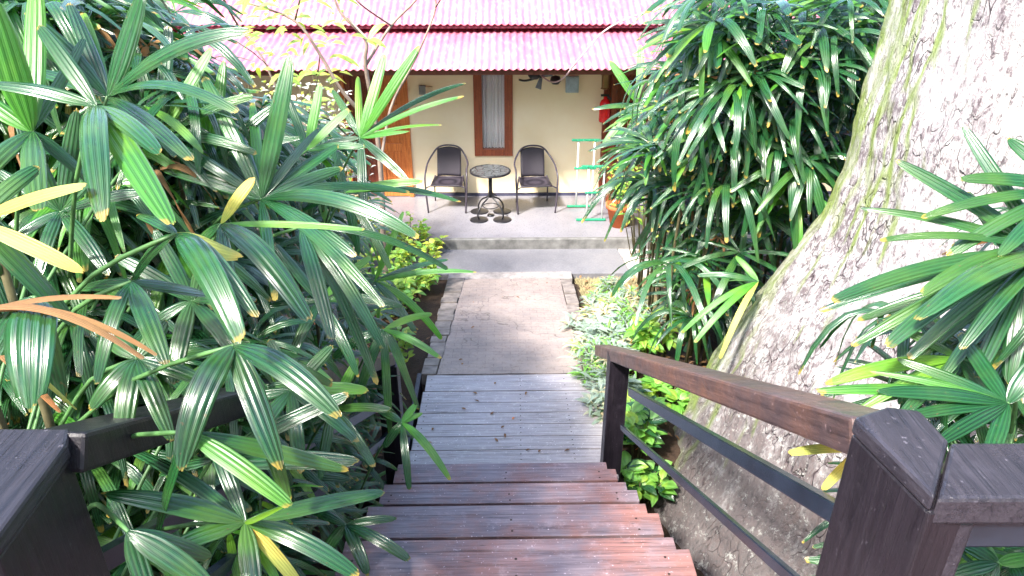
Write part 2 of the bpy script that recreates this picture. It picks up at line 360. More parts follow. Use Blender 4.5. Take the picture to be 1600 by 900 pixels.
mm = k; tr = k.n('ShaderNodeBsdfTransparent'); gl = k.n('ShaderNodeBsdfGlossy'); gl.inputs['Roughness'].default_value = .04; mx = k.n('ShaderNodeMixShader'); mx.inputs[0].default_value = .06
k.l(tr.outputs[0], mx.inputs[1]); k.l(gl.outputs[0], mx.inputs[2]); k.l(mx.outputs[0], k.out.inputs[0]); GLASS = k.m
m = MB(); m.box((wl + fw, WY + .0, wb + .11), (wr - fw, WY + .006, 2.5)); m.build('pane', GLASS, win)
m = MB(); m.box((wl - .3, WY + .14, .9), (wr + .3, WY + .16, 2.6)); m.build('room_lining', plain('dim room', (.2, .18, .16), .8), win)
# door: dark left leaf, panelled orange right leaf
ORW = wood('orange door wood', (.45, .1, .02), (.8, .27, .07), 'Z', (.25, .45)); DKW = wood('dark door wood', (.1, .018, .01), (.3, .07, .03), 'Z', (.25, .45))
m = MB(); t = .07
m.box((dx0, WY - .05, .15), (dx0 + t, WY + .1, 2.5)); m.box((dx1 - t, WY - .05, .15), (dx1, WY + .1, 2.5)); m.box((dx0 + t, WY - .047, 2.4), (dx1 - t, WY + .097, 2.5))
df = m.build('door_frame', ORW, house, bevel=.005); mid = (dx0 + dx1) / 2
def leafdoor(x0, x1, y, mat, name):
    m = MB(); s = .09
    m.box((x0, y, .16), (x0 + s, y + .045, 2.4)); m.box((x1 - s, y, .16), (x1, y + .045, 2.4))
    for z0, z1 in ((.16, .32), (.92, 1.04), (1.55, 1.65), (2.28, 2.4)): m.box((x0 + s, y + .002, z0), (x1 - s, y + .043, z1))
    for z0, z1 in ((.32, .92), (1.04, 1.55), (1.65, 2.28)):
        m.box((x0 + s, y + .022, z0), (x1 - s, y + .03, z1)); n = 5
        for i in range(n):
            a = x0 + s + .02 + (x1 - x0 - 2 * s - .04) * i / n; m.box((a, y + .012, z0 + .03), (a + (x1 - x0 - 2 * s - .04) / n - .012, y + .0215, z1 - .03))
    return m.build(name, mat, house, bevel=.003)
leafdoor(dx0 + t, mid, WY + .02, DKW, 'door'); dr = leafdoor(mid + .003, dx1 - t, WY - .02, ORW, 'door')
m = MB(); m.tube([(mid + .04, WY - .03, 1.15), (mid + .04, WY - .07, 1.15), (mid + .14, WY - .07, 1.15)], .01); m.build('handle', plain('brass', (.5, .38, .15), .3, metal=1), dr)
m = MB(); m.box((ex0, WY - .05, .15), (ex0 + t, WY + .1, 2.5)); m.box((ex1 - t, WY - .05, .15), (ex1, WY + .1, 2.5)); m.box((ex0 + t, WY - .047, 2.4), (ex1 - t, WY + .097, 2.5)); m.build('door_frame', DKW, house)
leafdoor(ex0 + t, ex1 - t, WY + .02, DKW, 'door')

# things on the wall
p = atY(868, 118, WY - .1)
fan = empty('wall_fan', (p.x, WY, p.z), 'dark wall fan on a bracket beside the window under the eave', 'wall fan')
m = MB(); q = atY(812, 127, WY - .12); m.tube(catmull([(q.x, WY - .01, q.z), (q.x + .1, WY - .12, q.z + .01), (p.x - .2, WY - .16, p.z)]), .016); m.build('bracket', BLACK, fan, True)
for (bx, bz, s) in ((835, 118, .10), (868, 126, .085)):
    c = atY(bx, bz, WY - .16); m = MB(); m.lathe([(0, -.06), (s * .6, -.05), (s, 0), (s * .8, .06), (0, .08)], (c.x, c.y, c.z), 16)
    m.build('motor' if bx == 835 else 'fan_head', BLACK, fan, True)
m = MB()
for a in range(3):
    c = atY(845, 120, WY - .22); an = a * 2.1 + .4; d = Vector((math.cos(an), 0, math.sin(an))); e = Vector((-d.z, 0, d.x))
    m.add([c + d * .02 - e * .02, c + d * .17 - e * .06, c + d * .19 + e * .03, c + d * .02 + e * .03 + Vector((0, .03, 0))], [(0, 1, 2, 3)])
bl = m.build('blade', plain('grey fan blade', (.15, .17, .2), .4), fan); bl.modifiers.new('t', 'SOLIDIFY').thickness = .006
a = atY(884, 118, WY); b = atY(903, 143, WY)
m = MB(); m.box((a.x, WY - .09, b.z), (b.x, WY - .003, a.z)); m.box((a.x + .02, WY - .1, b.z + .02), (b.x - .02, WY - .0905, a.z - .02))
tag(m.build('meter_box', plain('grey blue box paint', (.35, .45, .5), .4), bevel=.008), 'pale grey blue box mounted high on the cream wall right of the fan', 'meter box')
a = atY(655, 140, WY); m = MB(); m.box((a.x - .0, WY - .05, a.z - .07), (a.x + .1, WY - .003, a.z + .07)); m.box((a.x + .1, WY - .045, a.z - .05), (a.x + .21, WY - .003, a.z + .05), 1)
tag(m.build('doorbell_box', [plain('bell grey', (.2, .2, .19), .5), plain('bell tan', (.6, .45, .28), .6)], bevel=.006), 'small grey and tan box on the wall between door and window', 'bell box')
# lantern + extinguisher by the right door
m = MB(); c = atY(946, 128, WY - .35)
m.lathe([(.0, .16), (.07, .12), (.075, .1), (.06, .1), (.055, -.08), (.07, -.1), (0, -.12)], c, 6)
m.tube([c + Vector((0, 0, .15)), Vector((c.x, c.y, uz - .3))], .006)
lt = tag(m.build('hanging_lantern', plain('aged brass lantern', (.28, .17, .08), .4, metal=.6)), 'brass lantern hanging under the eave near the right doorway', 'lantern')
c = atY(945, 170, WY - .25); fe = empty('fire_extinguisher', (c.x, c.y, c.z - .2), 'red fire extinguisher hung on the post by the right doorway', 'fire extinguisher')
m = MB(); m.lathe([(0, -.2), (.075, -.2), (.085, -.18), (.085, .08), (.06, .13), (.025, .15), (.025, .19), (0, .19)], c, 20); m.build('cylinder', plain('extinguisher red', (.7, .012, .015), .25), fe, True)
m = MB(); m.box((c.x - .07, c.y - .015, c.z + .19), (c.x + .05, c.y + .015, c.z + .22)); m.tube(catmull([(c.x + .02, c.y, c.z + .2), (c.x + .1, c.y - .03, c.z + .12), (c.x + .1, c.y - .03, c.z - .08)]), .012); m.build('nozzle', BLACK, fe)
m = MB(); px_ = atY(958, 200, WY - .2).x; m.box((c.x + .09, WY - .3, .15), (c.x + .17, WY - .22, ez + .12)); tag(m.build('verandah_post', DKW), 'dark red wooden post holding the eave beside the right doorway', 'post')

# ------------------------------------------------------------ bistro chairs and table
WICK = NM('dark woven resin'); k = WICK; c = k.coord(); wv = k.n('ShaderNodeTexWave'); wv.inputs['Scale'].default_value = 22; wv.bands_direction = 'Z'; k.l(c, wv.inputs[0])
wv2 = k.n('ShaderNodeTexWave'); wv2.inputs['Scale'].default_value = 22; wv2.bands_direction = 'X'; k.l(c, wv2.inputs[0])
hh = k.math('MULTIPLY', wv.outputs['Fac'], wv2.outputs['Fac']); k.bump(hh, .8, .004); WICK = k.set(k.ramp(hh, [(.0, (.012, .01, .016)), (.6, (.06, .05, .068))]), .5, .4)
TUBE = plain('dark chair tube', (.05, .04, .055), .35, .2)
def chair(px, pyfront, rz, label):
    c = atZ(px, pyfront, .15)
    s_world['on'] = False
    root = empty('bistro_chair', (c.x, c.y + .22, .15), label, 'chair', 'woven bistro chairs against the cream wall', rz)
    W = .31
    m = MB()
    pts = [(-W + .02, -.24, 0), (-W, -.24, .3), (-W - .01, -.22, .55), (-W - .0, -.12, .66), (-W + .0, .08, .70), (-W + .05, .22, .78), (-.16, .29, .89), (0, .31, .92)]
    pts = pts + [(-x, y, z) for x, y, z in pts[-2::-1]]
    m.tube(catmull(pts, 5), .014, 8); m.build('frame', TUBE, root, True)
    for sx in (-1, 1):
        m = MB(); m.tube(catmull([(sx * .25, .3, 0), (sx * .24, .22, .3), (sx * .22, .2, .46)], 4), .012); m.build('leg', TUBE, root, True)
    m = MB(); m.tube([(-W, -.24, .40), (-.24, -.22, .43), (.24, -.22, .43), (W, -.24, .40)], .011); m.tube([(-.235, -.22, .43), (-.22, .2, .44), (.22, .2, .44), (.235, -.22, .43)], .011)
    m.tube([(-.25, .27, .15), (.25, .27, .15)], .008); m.build('seat_frame', TUBE, root, True)
    m = MB(); V = []; n = 10
    for j in range(n + 1):
        y = -.23 + .44 * j / n
        for i in range(n + 1):
            x = (-.235 + .47 * i / n); V.append((x, y, .445 - .025 * math.cos((i / n - .5) * math.pi) * math.sin(math.pi * j / n)))
    m.add(V, [(j*(n+1)+i, j*(n+1)+i+1, (j+1)*(n+1)+i+1, (j+1)*(n+1)+i) for j in range(n) for i in range(n)])
    o = m.build('seat', WICK, root, True); o.modifiers.new('t', 'SOLIDIFY').thickness = .02
    m = MB(); V = []
    for j in range(n + 1):
        t = j / n; z = .45 + .44 * t; y = .2 + .1 * t
        for i in range(n + 1):
            x = -.185 + .37 * i / n; V.append((x, y + .03 * math.cos((i / n - .5) * math.pi) * 1, z - .03 * (2 * i / n - 1) ** 2 * t))
    m.add(V, [(j*(n+1)+i, j*(n+1)+i+1, (j+1)*(n+1)+i+1, (j+1)*(n+1)+i) for j in range(n) for i in range(n)])
    o = m.build('backrest', WICK, root, True); o.modifiers.new('t', 'SOLIDIFY').thickness = .02
    s_world['on'] = True
    return root
chair(700, 332, R(-3), 'woven bistro chair nearest the door, left of the round table')
chair(836, 333, R(6), 'woven bistro chair right of the round table, below the window edge')
tc_ = Vector((atZ(767, 333, .15).x, 10.6, .15)); s_world['on'] = False
tb = empty('bistro_table', tc_, 'small round table with patterned glass top between the two woven chairs', 'table')
m = MB(); m.lathe([(.29, .695), (.305, .70), (.31, .712), (.305, .724), (.285, .726), (.285, .70), (.29, .695)], n=40); m.build('rim', BLACK, tb, True)
k = NM('mosaic top'); vo = k.n('ShaderNodeTexVoronoi'); vo.feature = 'DISTANCE_TO_EDGE'; vo.inputs['Scale'].default_value = 9; k.l(k.coord(), vo.inputs['Vector'])
MOS = k.set(k.ramp(vo.outputs['Distance'], [(.02, (.03, .03, .03)), (.07, (.09, .095, .1))]), .15, .4)
m = MB(); m.lathe([(0, .705), (.288, .705), (.288, .72), (0, .72)], n=40); m.build('tabletop', MOS, tb)
m = MB(); m.tube([(0, 0, .3), (0, 0, .705)], .028, 12); m.tube(catmull([(.1, 0, .32), (.03, 0, .36), (0, 0, .33)]), .01); m.build('pedestal', BLACK, tb, True)
for a in (45, 135, 225, 315):
    d = Vector((math.cos(R(a)), math.sin(R(a)), 0)); m = MB()
    m.tube(catmull([d * .015 + Vector((0, 0, .42)), d * .06 + Vector((0, 0, .3)), d * .19 + Vector((0, 0, .22)), d * .27 + Vector((0, 0, .1)), d * .25 + Vector((0, 0, .012))]), .013, 8)
    lg = m.build('leg', BLACK, tb, True)
    m = MB(); c = d * .25; m.lathe([(0, .012), (.12, .012), (.14, .008), (.142, .002), (0, .002)], c, 24); m.build('floor_disc', BLACK, lg, True)  # flat dark disc on the floor at each leg end
m = MB(); m.tube([(.12 * math.cos(i * math.pi / 8), .12 * math.sin(i * math.pi / 8), .16) for i in range(17)], .007); m.lathe([(0, .02), (.05, .02), (.055, .0), (0, 0)], n=16); m.build('brace', BLACK, tb, True)
s_world['on'] = True

# drying rack, pot
WHITE = plain('white plastic tube', (.8, .8, .78), .3, .05); GREEN = plain('green plastic', (.02, .25, .13), .35, .2)
c = atZ(915, 345, .15); dr = empty('drying_rack', (c.x, c.y, .15), 'small drying rack with white poles and green rails beside the terracotta pot', 'drying rack')
def RP(px, py, y): v = atY(px, py, y); return v
yf, yb = c.y, c.y + .55
zl = .15
for (pa, yy, zt) in ((916, yf, .86), (940, yf, .86), (898, yb, 1.1), (922, yb, 1.1)):
    x = atZ(pa, 345 if yy == yf else 318, .15).x; m = MB(); m.tube([(x, yy, .17), (x, yy, .15 + zt)], .013); m.build('pole', WHITE, dr, True)
for yy, z, x0, x1 in ((yf, .17, 900, 946), (yf, 1.0, 905, 945), (yf, .6, 912, 944), (yb, .18, 884, 925), (yb, 1.24, 888, 930), (yb, .8, 893, 926)):
    a = atZ(x0, 345 if yy == yf else 318, .15).x; b = atZ(x1, 345 if yy == yf else 318, .15).x
    m = MB(); m.box((a, yy - .025, z - .014), (b, yy + .025, z + .014))
    if z > .9:
        for i in range(6): m.tube([(a + (b - a) * i / 5, yy, z), (a + (b - a) * i / 5, yy - .12, z + .03)], .009, 6)
    m.build('rail', GREEN, dr, bevel=.008)
TERRA = plain('terracotta', (.55, .14, .05), .75, .2, 8, .2)
c = atZ(967, 352, .15); pt = empty('plant_pot', (c.x, c.y, .15), 'terracotta pot at the verandah edge holding a leafy palm', 'plant pot')
m = MB(); m.lathe([(0, 0), (.13, 0), (.19, .28), (.21, .28), (.215, .34), (.19, .345), (.18, .3), (0, .3)], (c.x, c.y, .15)); m.build('pot', TERRA, pt, True)
POT = c.copy()

# ------------------------------------------------------------ boardwalk and stair
SXL, SXR = atZ(597, 757, DECK_Z + .62).x, atX(1030, 800, .80).x
D0, G, RISE = 3.98, .52, .294
def yedge(k, py): # Y of the tread's far edge seen at row py for height z
    return atZ(800, py, DECK_Z + RISE * k).y
m = MB(); boards = [585, 611, 629, 645, 663, 682, 703]
yb_ = [atZ(790, p, DECK_Z).y for p in boards]; n = len(yb_)
bl = atZ(668, 585, DECK_Z).x; br_ = atZ(905, 585, DECK_Z).x; nl = atZ(637, 722, DECK_Z).x; nr = atZ(962, 722, DECK_Z).x
step = .165; y = yb_[0]; dk = empty('boardwalk', (0, y, DECK_Z - .1), 'grey weathered plank landing at the foot of the stair', 'boardwalk')
ylist = yb_ + [yb_[-1] - step, yb_[-1] - 2 * step]
random.seed(6)
for i in range(len(ylist) - 1):
    y1, y0 = ylist[i], ylist[i + 1] + .007
    f = lambda Y: ((Y - yb_[0]) / (atZ(790, 722, DECK_Z).y - yb_[0]))
    x0 = bl + (nl - bl) * f((y0 + y1) / 2); x1 = max(nr, br_)
    cut = random.uniform(x0 + .4, x1 - .4); dz = random.uniform(-.002, .002)
    zz = DECK_Z + dz; m.box((x0 + dz * 3, y0, zz - .035), (x1, y1, zz))
    for sx_ in (x0 + .05, x0 + .07 + (x1 - x0) / 2, x1 - .3):
        for q_ in (.3, .7): yc = y0 + (y1 - y0) * q_; m.lathe([(.006, -.001), (.006, .0012), (0, .0012)], (sx_, yc, zz), 8, 1)
m.build('plank', [W_DECK, SCREW], dk, bevel=.003)
m = MB()
for x in (bl + .02, 0.0, nr - .1):
    j_ = MB(); j_.bar((x + .03, ylist[-1], DECK_Z - .1), (x + .03, yb_[0] - .02, DECK_Z - .1), .06, .12); j_.build('joist', W_DARK, dk)
m.box((nl - .04, ylist[-1], DECK_Z - .2), (nl - .005, yb_[0], DECK_Z + .02))
m.build('edge_board', W_DARK, dk)
stair = empty('wooden_stair', (0, 2, DECK_Z), 'worn reddish timber stair with open dark gaps going down to the boardwalk', 'stair')
edges = [723, 754.5, 788.5, 841.5]
ye = [yedge(k + 1, e) for k, e in enumerate(edges)]
for k in range(4, 8): ye.append(ye[-1] - (ye[2] - ye[3]))
print('tread edges', ye)
for k in range(6):
    z = DECK_Z + RISE * (k + 1); y1 = ye[k]; y0 = ye[k + 1] - .05 if k < 6 else y1 - G
    jx = random.uniform(-.012, .012); mid_ = y1 - (y1 - y0) * .52
    a, b = SXL + jx, SXR + jx + (-.03 if k == 0 else 0)
    m = MB(); zu = z + RISE; yu = ye[k + 1]; y0 = yu + RISE * yu / (CAMZ - zu) + .014; st_ = .07
    m.box((a, y0, z - .05), (b, y1 - st_ - .003, z)); m.box((a + .01, y1 - st_, z - .05), (b - .055, y1, z - .003))
    for sx_ in (a + .06, (a + b) / 2, b - .12):
        for q_ in (.25, .75): m.lathe([(.007, -.001), (.007, .0015), (0, .0015)], (sx_ + random.uniform(-.006, .006), y0 + (y1 - st_ - y0) * q_, z), 8, 1)
    m.build('tread', [W_TREAD, SCREW], stair, bevel=.006)
ytop = ye[6]; ztop = DECK_Z + RISE * 7
for x in (SXL + .12, SXR - .16):
    m = MB(); m.bar((x, ye[0] + .1, DECK_Z - .12), (x, ye[6] - .1, ztop - .36), .05, .2); m.build('stringer', W_DARK, stair)
m = MB(); m.box((-1.6, ytop - 2.6, ztop - .05), (2.4, ytop, ztop)); m.box((-1.6, ytop - .05, ztop - .25), (2.4, ytop - .01, ztop - .052)); m.build('upper_landing', W_TREAD, stair)

# ------------------------------------------------------------ railings
RX = .83
def railing_right():
    ya = atZ(953, 733, DECK_Z).y; zt = atY(965, 556, ya).z
    root = empty('stair_railing', (RX, ya, DECK_Z), 'right hand stair railing with worn brown handrail and two dark metal bars', 'railing')
    m = MB(); x0 = atZ(939, 733, DECK_Z).x; x1 = x0 + .135; m.box((x0, ya - .06, DECK_Z - .3), (x1, ya + .07, zt)); m.build('end_post', W_DARK, root, bevel=.006)
    xm = (x0 + x1) / 2 + .0
    # handrail: top plane through two picture points at X = xm
    a = atX(936, 538, xm - .03); b = atX(1336, 655, xm - .08)
    print('rail', a, b)
    d = (b - a).normalized(); n = Vector((0, -d.z, d.y)); n = n if n.z > 0 else -n
    wd = .13
    aa = Vector((xm + .0, a.y, a.z)); bb = Vector((xm + .0, b.y, b.z)) + d * -.05
    m = MB(); m.bar(aa - n * .045, bb - n * .045, wd, .085, up=n); m.build('handrail', W_RAIL, root, bevel=.01)
    for (p, q, r) in (((985, 612), (1300, 797), .028), ((972, 668), (1240, 905), .02)):
        A = atX(*p, xm); B = atX(*q, xm); B = A + (B - A) * 1.04
        m = MB(); m.bar(A, B, r * 1.1, r * 1.9, up=n); m.build('bar', BLUEM, root, bevel=.004)
    return xm, a, b
xm, ra, rb = railing_right()
CZ = rb.z + .015
def capz(*pts): return [(lambda v: (v.x, v.y))(atZ(px, py, CZ)) for px, py in pts]
nw = empty('newel_post', (*capz((1400, 700))[0], ztop), 'thick dark newel post with faceted grey top where the brown handrail ends', 'newel post')
poly = capz((1334, 651), (1386, 634), (1438, 640), (1483, 688), (1461, 776))
m = MB(); m.prism(poly, CZ - .04, CZ); m.build('post_cap', W_CAP, nw, bevel=.008)
A = Vector((*capz((1334, 651))[0], 0)); B = Vector((*capz((1461, 776))[0], 0)); e = (B - A).normalized(); nrm = Vector((-e.y, e.x, 0))
if nrm.x < 0: nrm = -nrm
def PP(s, t): v = A + e * s + nrm * t; return (v.x, v.y)
Lc = (B - A).length
m = MB(); m.prism([PP(.0, .004), PP(Lc * .98, .004), PP(Lc * .98, .1), PP(.02, .1)], ztop - 1.2, CZ - .042)
m.build('post', W_DARK, nw, bevel=.006)
p0 = atZ(1483, 689, CZ - .01); p1 = atZ(1461, 778, CZ - .01)
ll = empty('landing_railing', (p0.x + .4, p0.y, ztop), 'blue grey painted landing railing running off from the thick newel post', 'railing')
m = MB(); m.prism([(p0.x + .004, p0.y), (p1.x + .004, p1.y), (p1.x + 2.6, p1.y - .03), (p0.x + 2.6, p0.y - .03)], CZ - .075, CZ - .012); m.build('handrail', W_CAP, ll, bevel=.008)
q0 = p1.y + .03
m = MB(); m.prism([(p1.x + .03, q0 + .03), (p1.x + .03, q0 - .012), (p1.x + 2.6, q0 - .04), (p1.x + 2.6, q0)], CZ - .15, CZ - .082); m.build('lower_rail', BLUEM, ll, bevel=.006)
m = MB(); m.prism([(p1.x + .012, p1.y + .012), (p1.x + .1, p1.y + .012), (p1.x + .1, p1.y + .09), (p1.x + .012, p1.y + .09)], ztop, CZ - .08); m.build('post', W_CAP, ll, bevel=.006)
m = MB(); m.box((p1.x + 1.6, p1.y - .03, ztop - 1.2), (p1.x + 1.7, p1.y + .07, CZ - .16)); m.build('post', W_CAP, ll, bevel=.006)

# left railing
LCZ = 3.34
def lc(*pts): return [(lambda v: (v.x, v.y))(atZ(px, py, LCZ)) for px, py in pts]
nwl = empty('newel_post', (*lc((30, 740))[0], ztop), 'dark newel post at the left picture edge, its grey top under hanging palm leaves', 'newel post')
m = MB(); m.prism(lc((109, 668), (104, 692), (-10, 846), (-90, 820), (-70, 668)), LCZ - .04, LCZ); m.build('post_cap', W_CAP, nwl, bevel=.008)
A = Vector((*lc((107, 688))[0], 0)); B = Vector((*lc((-10, 846))[0], 0)); e = (B - A).normalized(); nrm = Vector((-e.y, e.x, 0))
if nrm.x > 0: nrm = -nrm
Lc = (B - A).length
m = MB(); m.prism([PP(0, .006), PP(Lc, .006), PP(Lc, .16), PP(.02, .16)], ztop - 1.2, LCZ - .042); m.build('post', W_DARK, nwl, bevel=.006)
p0 = atZ(-20, 664, LCZ); 
lx = atZ(112, 676, LCZ)
rl = empty('stair_railing', (lx.x, 3.5, DECK_Z), 'left hand stair railing half buried under hanging palm leaves', 'railing')
sl_ = (ra.z - rb.z) / (ra.y - rb.y)
yl_end = atZ(618, 755, DECK_Z).y
m = MB(); A = Vector((lx.x - .03, lx.y - .02, LCZ - .035)); xe_ = atZ(622, 755, DECK_Z).x; Bp = Vector((xe_, yl_end, LCZ - .03 + sl_ * (yl_end - lx.y)))
m.bar(A, Bp, .12, .085, up=(0, 0, 1)); m.build('handrail', W_DARK, rl, bevel=.01)  # darker wood than the right handrail, standing in for its shade
m = MB(); m.bar(A - Vector((0, 0, .32)), Bp - Vector((0, 0, .32)), .03, .05); m.build('bar', BLUEM, rl); m = MB(); m.bar(A - Vector((0, 0, .6)), Bp - Vector((0, 0, .6)), .03, .05); m.build('bar', BLUEM, rl)
xl = SXL - .06; m = MB(); m.box((xe_ - .07, yl_end - .06, DECK_Z - .3), (xe_ + .07, yl_end + .06, Bp.z - .03)); m.build('end_post', W_DARK, rl, bevel=.006)
m = MB(); zz = LCZ - .012; p = lc((-60, 672), (-60, 690)); m.prism([(p[0][0] - .02, p[0][1] + .02), (p[1][0] - .02, p[1][1] - .05), (p[1][0] - 1.6, p[1][1] - .08), (p[0][0] - 1.6, p[0][1] - .01)], LCZ - .08, LCZ - .012)
tag(m.build('landing_railing', W_CAP, bevel=.008), 'grey landing rail leaving the left newel post', 'railing')

# ------------------------------------------------------------ big tree
TY, TX = 4.45, 3.45
sil = [(1392, 0), (1350, 130), (1318, 250), (1285, 330), (1215, 420), (1146, 510), (1088, 610), (1030, 690), (970, 775), (925, 850)]
DD = math.hypot(TX, TY); BC = math.atan2(TX, TY)
prof = []
for px, py in sil:
    d = ray(px, py); b = math.atan2(d.x, d.y); r = DD * math.sin(BC - b)
    dist = DD * math.cos(BC - b); z = CAMZ + d.z / math.hypot(d.x, d.y) * dist
    prof.append((z, r))
prof = [(9, .75), (7, .85), (5.6, prof[0][1] - .14)] + prof
def trad(z):
    if z >= prof[0][0]: return prof[0][1]
    for (z0, r0), (z1, r1) in zip(prof, prof[1:]):
        if z1 <= z <= z0: return r1 + (r0 - r1) * (z - z1) / (z0 - z1)
    return prof[-1][1]
print('trunk', prof)
N = 260; ZL = [8.5 - 8.9 * i / 260 for i in range(261)]; V = []
lean = 0
for z in ZL:
    r = trad(z); fl = max(0, min(1, (3.2 - z) / 3))
    for i in range(N):
        a = 2 * math.pi * i / N
        cx_, sx_ = math.cos(a), math.sin(a)
        lob = .5 + .5 * math.cos(5 * (a - BC_) ) if False else .5 + .5 * math.cos(4 * (a - math.atan2(TY, -TX) + .0) + 2.2)
        # keep the flank that faces the stair on the profile, sink folds elsewhere
        ang = (a - math.radians(185) + math.pi) % (2 * math.pi) - math.pi
        keep = math.exp(-(ang / 1.0) ** 4)
        rr = r * (1 - (1 - keep) * (.05 + .16 * fl * (1 - lob)))
        rr += .05 * noise.noise((cx_ * 3, sx_ * 3, z * .5)) + .025 * noise.noise((cx_ * 9, sx_ * 9, z * 1.6)) + .02 * noise.noise((cx_ * 22, sx_ * 22, z * 4)) + .012 * noise.noise((cx_ * 55, sx_ * 55, z * 9))
        V.append((TX + rr * cx_, TY + rr * sx_, z))
m = MB(); m.add(V, [(j*N+i, (j+1)*N+i, (j+1)*N+(i+1)%N, j*N+(i+1)%N) for j in range(260) for i in range(N)])
k = NM('mottled bark'); c = k.coord(); ce = k.coord('Object', (1, 1, .35))
f1 = k.noise(ce, 5, 8, .75); f2 = k.noise(c, 2.2, 6, .7); f3 = k.noise(ce, 34, 5, .8)
vo = k.n('ShaderNodeTexVoronoi'); vo.inputs['Scale'].default_value = 26; k.l(ce, vo.inputs['Vector'])
col = k.ramp(f1, [(.28, (.16, .14, .15)), (.42, (.37, .34, .35)), (.58, (.55, .53, .52))])
col = k.mix(k.ramp(k.math('ADD', f3, k.math('MULTIPLY', f2, .4)), [(.69, (0,)*3), (.8, (.8,)*3)]), col, (.1, .07, .085))
geo = k.n('ShaderNodeNewGeometry'); sx = k.n('ShaderNodeSeparateXYZ'); k.l(geo.outputs['Normal'], sx.inputs[0])
moss = k.math('MULTIPLY', k.ramp(k.math('ADD', k.math('MULTIPLY', sx.outputs[0], -.9), k.math('MULTIPLY', sx.outputs[1], .44)), [(.8, (0,)*3), (.95, (.9,)*3)]), k.ramp(f2, [(.3, (0,)*3), (.5, (.95,)*3)]))
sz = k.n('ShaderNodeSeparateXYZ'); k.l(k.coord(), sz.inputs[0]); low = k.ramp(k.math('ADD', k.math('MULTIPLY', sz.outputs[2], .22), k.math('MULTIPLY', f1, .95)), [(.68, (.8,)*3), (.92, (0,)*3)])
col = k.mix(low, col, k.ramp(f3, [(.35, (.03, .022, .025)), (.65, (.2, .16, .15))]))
fi = k.n('ShaderNodeTexVoronoi'); fi.feature = 'DISTANCE_TO_EDGE'; fi.inputs['Scale'].default_value = 9; nn = k.n('ShaderNodeTexNoise'); nn.inputs['Scale'].default_value = 7; k.l(ce, nn.inputs['Vector'])
va = k.n('ShaderNodeVectorMath'); va.operation = 'MULTIPLY_ADD'; k.l(nn.outputs['Color'], va.inputs[0]); va.inputs[1].default_value = (.35, .35, .35); k.l(ce, va.inputs[2]); k.l(va.outputs[0], fi.inputs['Vector'])
fis = k.ramp(fi.outputs['Distance'], [(.0, (1,)*3), (.035, (0,)*3)]); fis = k.math('MULTIPLY', fis, k.ramp(f2, [(.42, (0,)*3), (.6, (.9,)*3)]))
col = k.mix(fis, col, (.07, .045, .055)); lich = k.noise(c, 16, 7, .8); col = k.mix(k.ramp(lich, [(.56, (0,)*3), (.62, (.8,)*3)]), col, (.5, .5, .47))
col = k.mix(moss, col, k.mix(k.math('MULTIPLY', f3, .8), (.2, .3, .04), (.34, .42, .12))); k.bump(k.math('SUBTRACT', k.math('ADD', f3, k.math('MULTIPLY', f1, 1.0)), k.math('MULTIPLY', fis, .7)), 1.0, .035); BARK = k.set(col, .85, .2)
tree = empty('buttress_tree', (TX, TY, gz(TX, TY)), 'huge pale buttressed tree trunk with mossy edge behind the right railing', 'tree')
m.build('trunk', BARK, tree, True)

# ------------------------------------------------------------ leaf blades
def blade(mb, p0, pc, p1, w, nref, seg=9, cross=6, mi=0, fold=.10, twist=0, blunt=.5, rng=random):
    """pleated strap leaf along a quadratic curve, ragged blunt tip"""
    p0, pc, p1 = Vector(p0), Vector(pc), Vector(p1); V = []; UV = []
    for i in range(seg + 1):
        t = i / seg; p = p0 * (1-t)**2 + pc * (2*t*(1-t)) + p1 * t*t
        tan = ((pc - p0) * (2*(1-t)) + (p1 - pc) * (2*t))
        if tan.length < 1e-6: tan = p1 - p0
        tan.normalize(); s = tan.cross(nref)
        if s.length < 1e-3: s = tan.cross(Vector((1, 0, .1)))
        s.normalize(); n = s.cross(tan)
        if twist: q = Matrix.Rotation(twist * t, 3, tan); s = q @ s; n = q @ n
        if t < .4: wd = .14 + .86 * math.sin(math.pi * t / .8) ** .75
        else: wd = 1 - (1 - blunt) * ((t - .4) / .6) ** 3.2
        wd *= w
        for j in range(cross + 1):
            u = j / cross; x = u - .5
            jag = tan * ((rng.uniform(-.07, .07) - .5 * x * x * 1.6) * w if i == seg else 0)
            if i == seg and blunt < .3: jag = Vector((0, 0, 0))
            off = fold * wd * (-4 * x * x) + (.03 * wd if j % 2 else -.03 * wd)
            V.append(p + s * (x * wd) + n * off + jag); UV.append((u, t))
    cr = cross + 1
    mb.add(V, [(i*cr+j, i*cr+j+1, (i+1)*cr+j+1, (i+1)*cr+j) for i in range(seg) for j in range(cross)], mi, UV)

def fan_mesh(seed, nb, L, W, spread, droop, mats, seg=6, cross=3, dead=0, up=.25):
    r = random.Random(seed); m = MB()
    for i in range(nb):
        a = R(-spread + 2 * spread * i / (nb - 1) + r.uniform(-5, 5)); l = L * (1 - .28 * abs(a) / R(spread)) * r.uniform(.82, 1.1)
        d = Vector((math.cos(a), math.sin(a), 0)); e = up * r.uniform(.5, 1.4); dr_ = droop * r.uniform(.6, 1.5)
        tip = d * l * (1 - .25 * dr_) + Vector((0, 0, l * (e - dr_))); ctl = d * l * .5 + Vector((0, 0, l * (.5 * e + .3 * dr_)))
        nr_ = (Vector((0, 0, 1)) + Vector((r.uniform(-.3, .3), r.uniform(-.3, .3), 0))).normalized()
        mi = 1 if r.random() < dead else 0
        blade(m, (0, 0, 0), ctl, tip, W * r.uniform(.7, 1.2) * (.6 if abs(a) > R(spread * .8) else 1), nr_, seg, cross, mi, rng=r, blunt=r.uniform(.25, .6), twist=r.uniform(-.5, .5))
    return m.mesh('frond', mats, True)

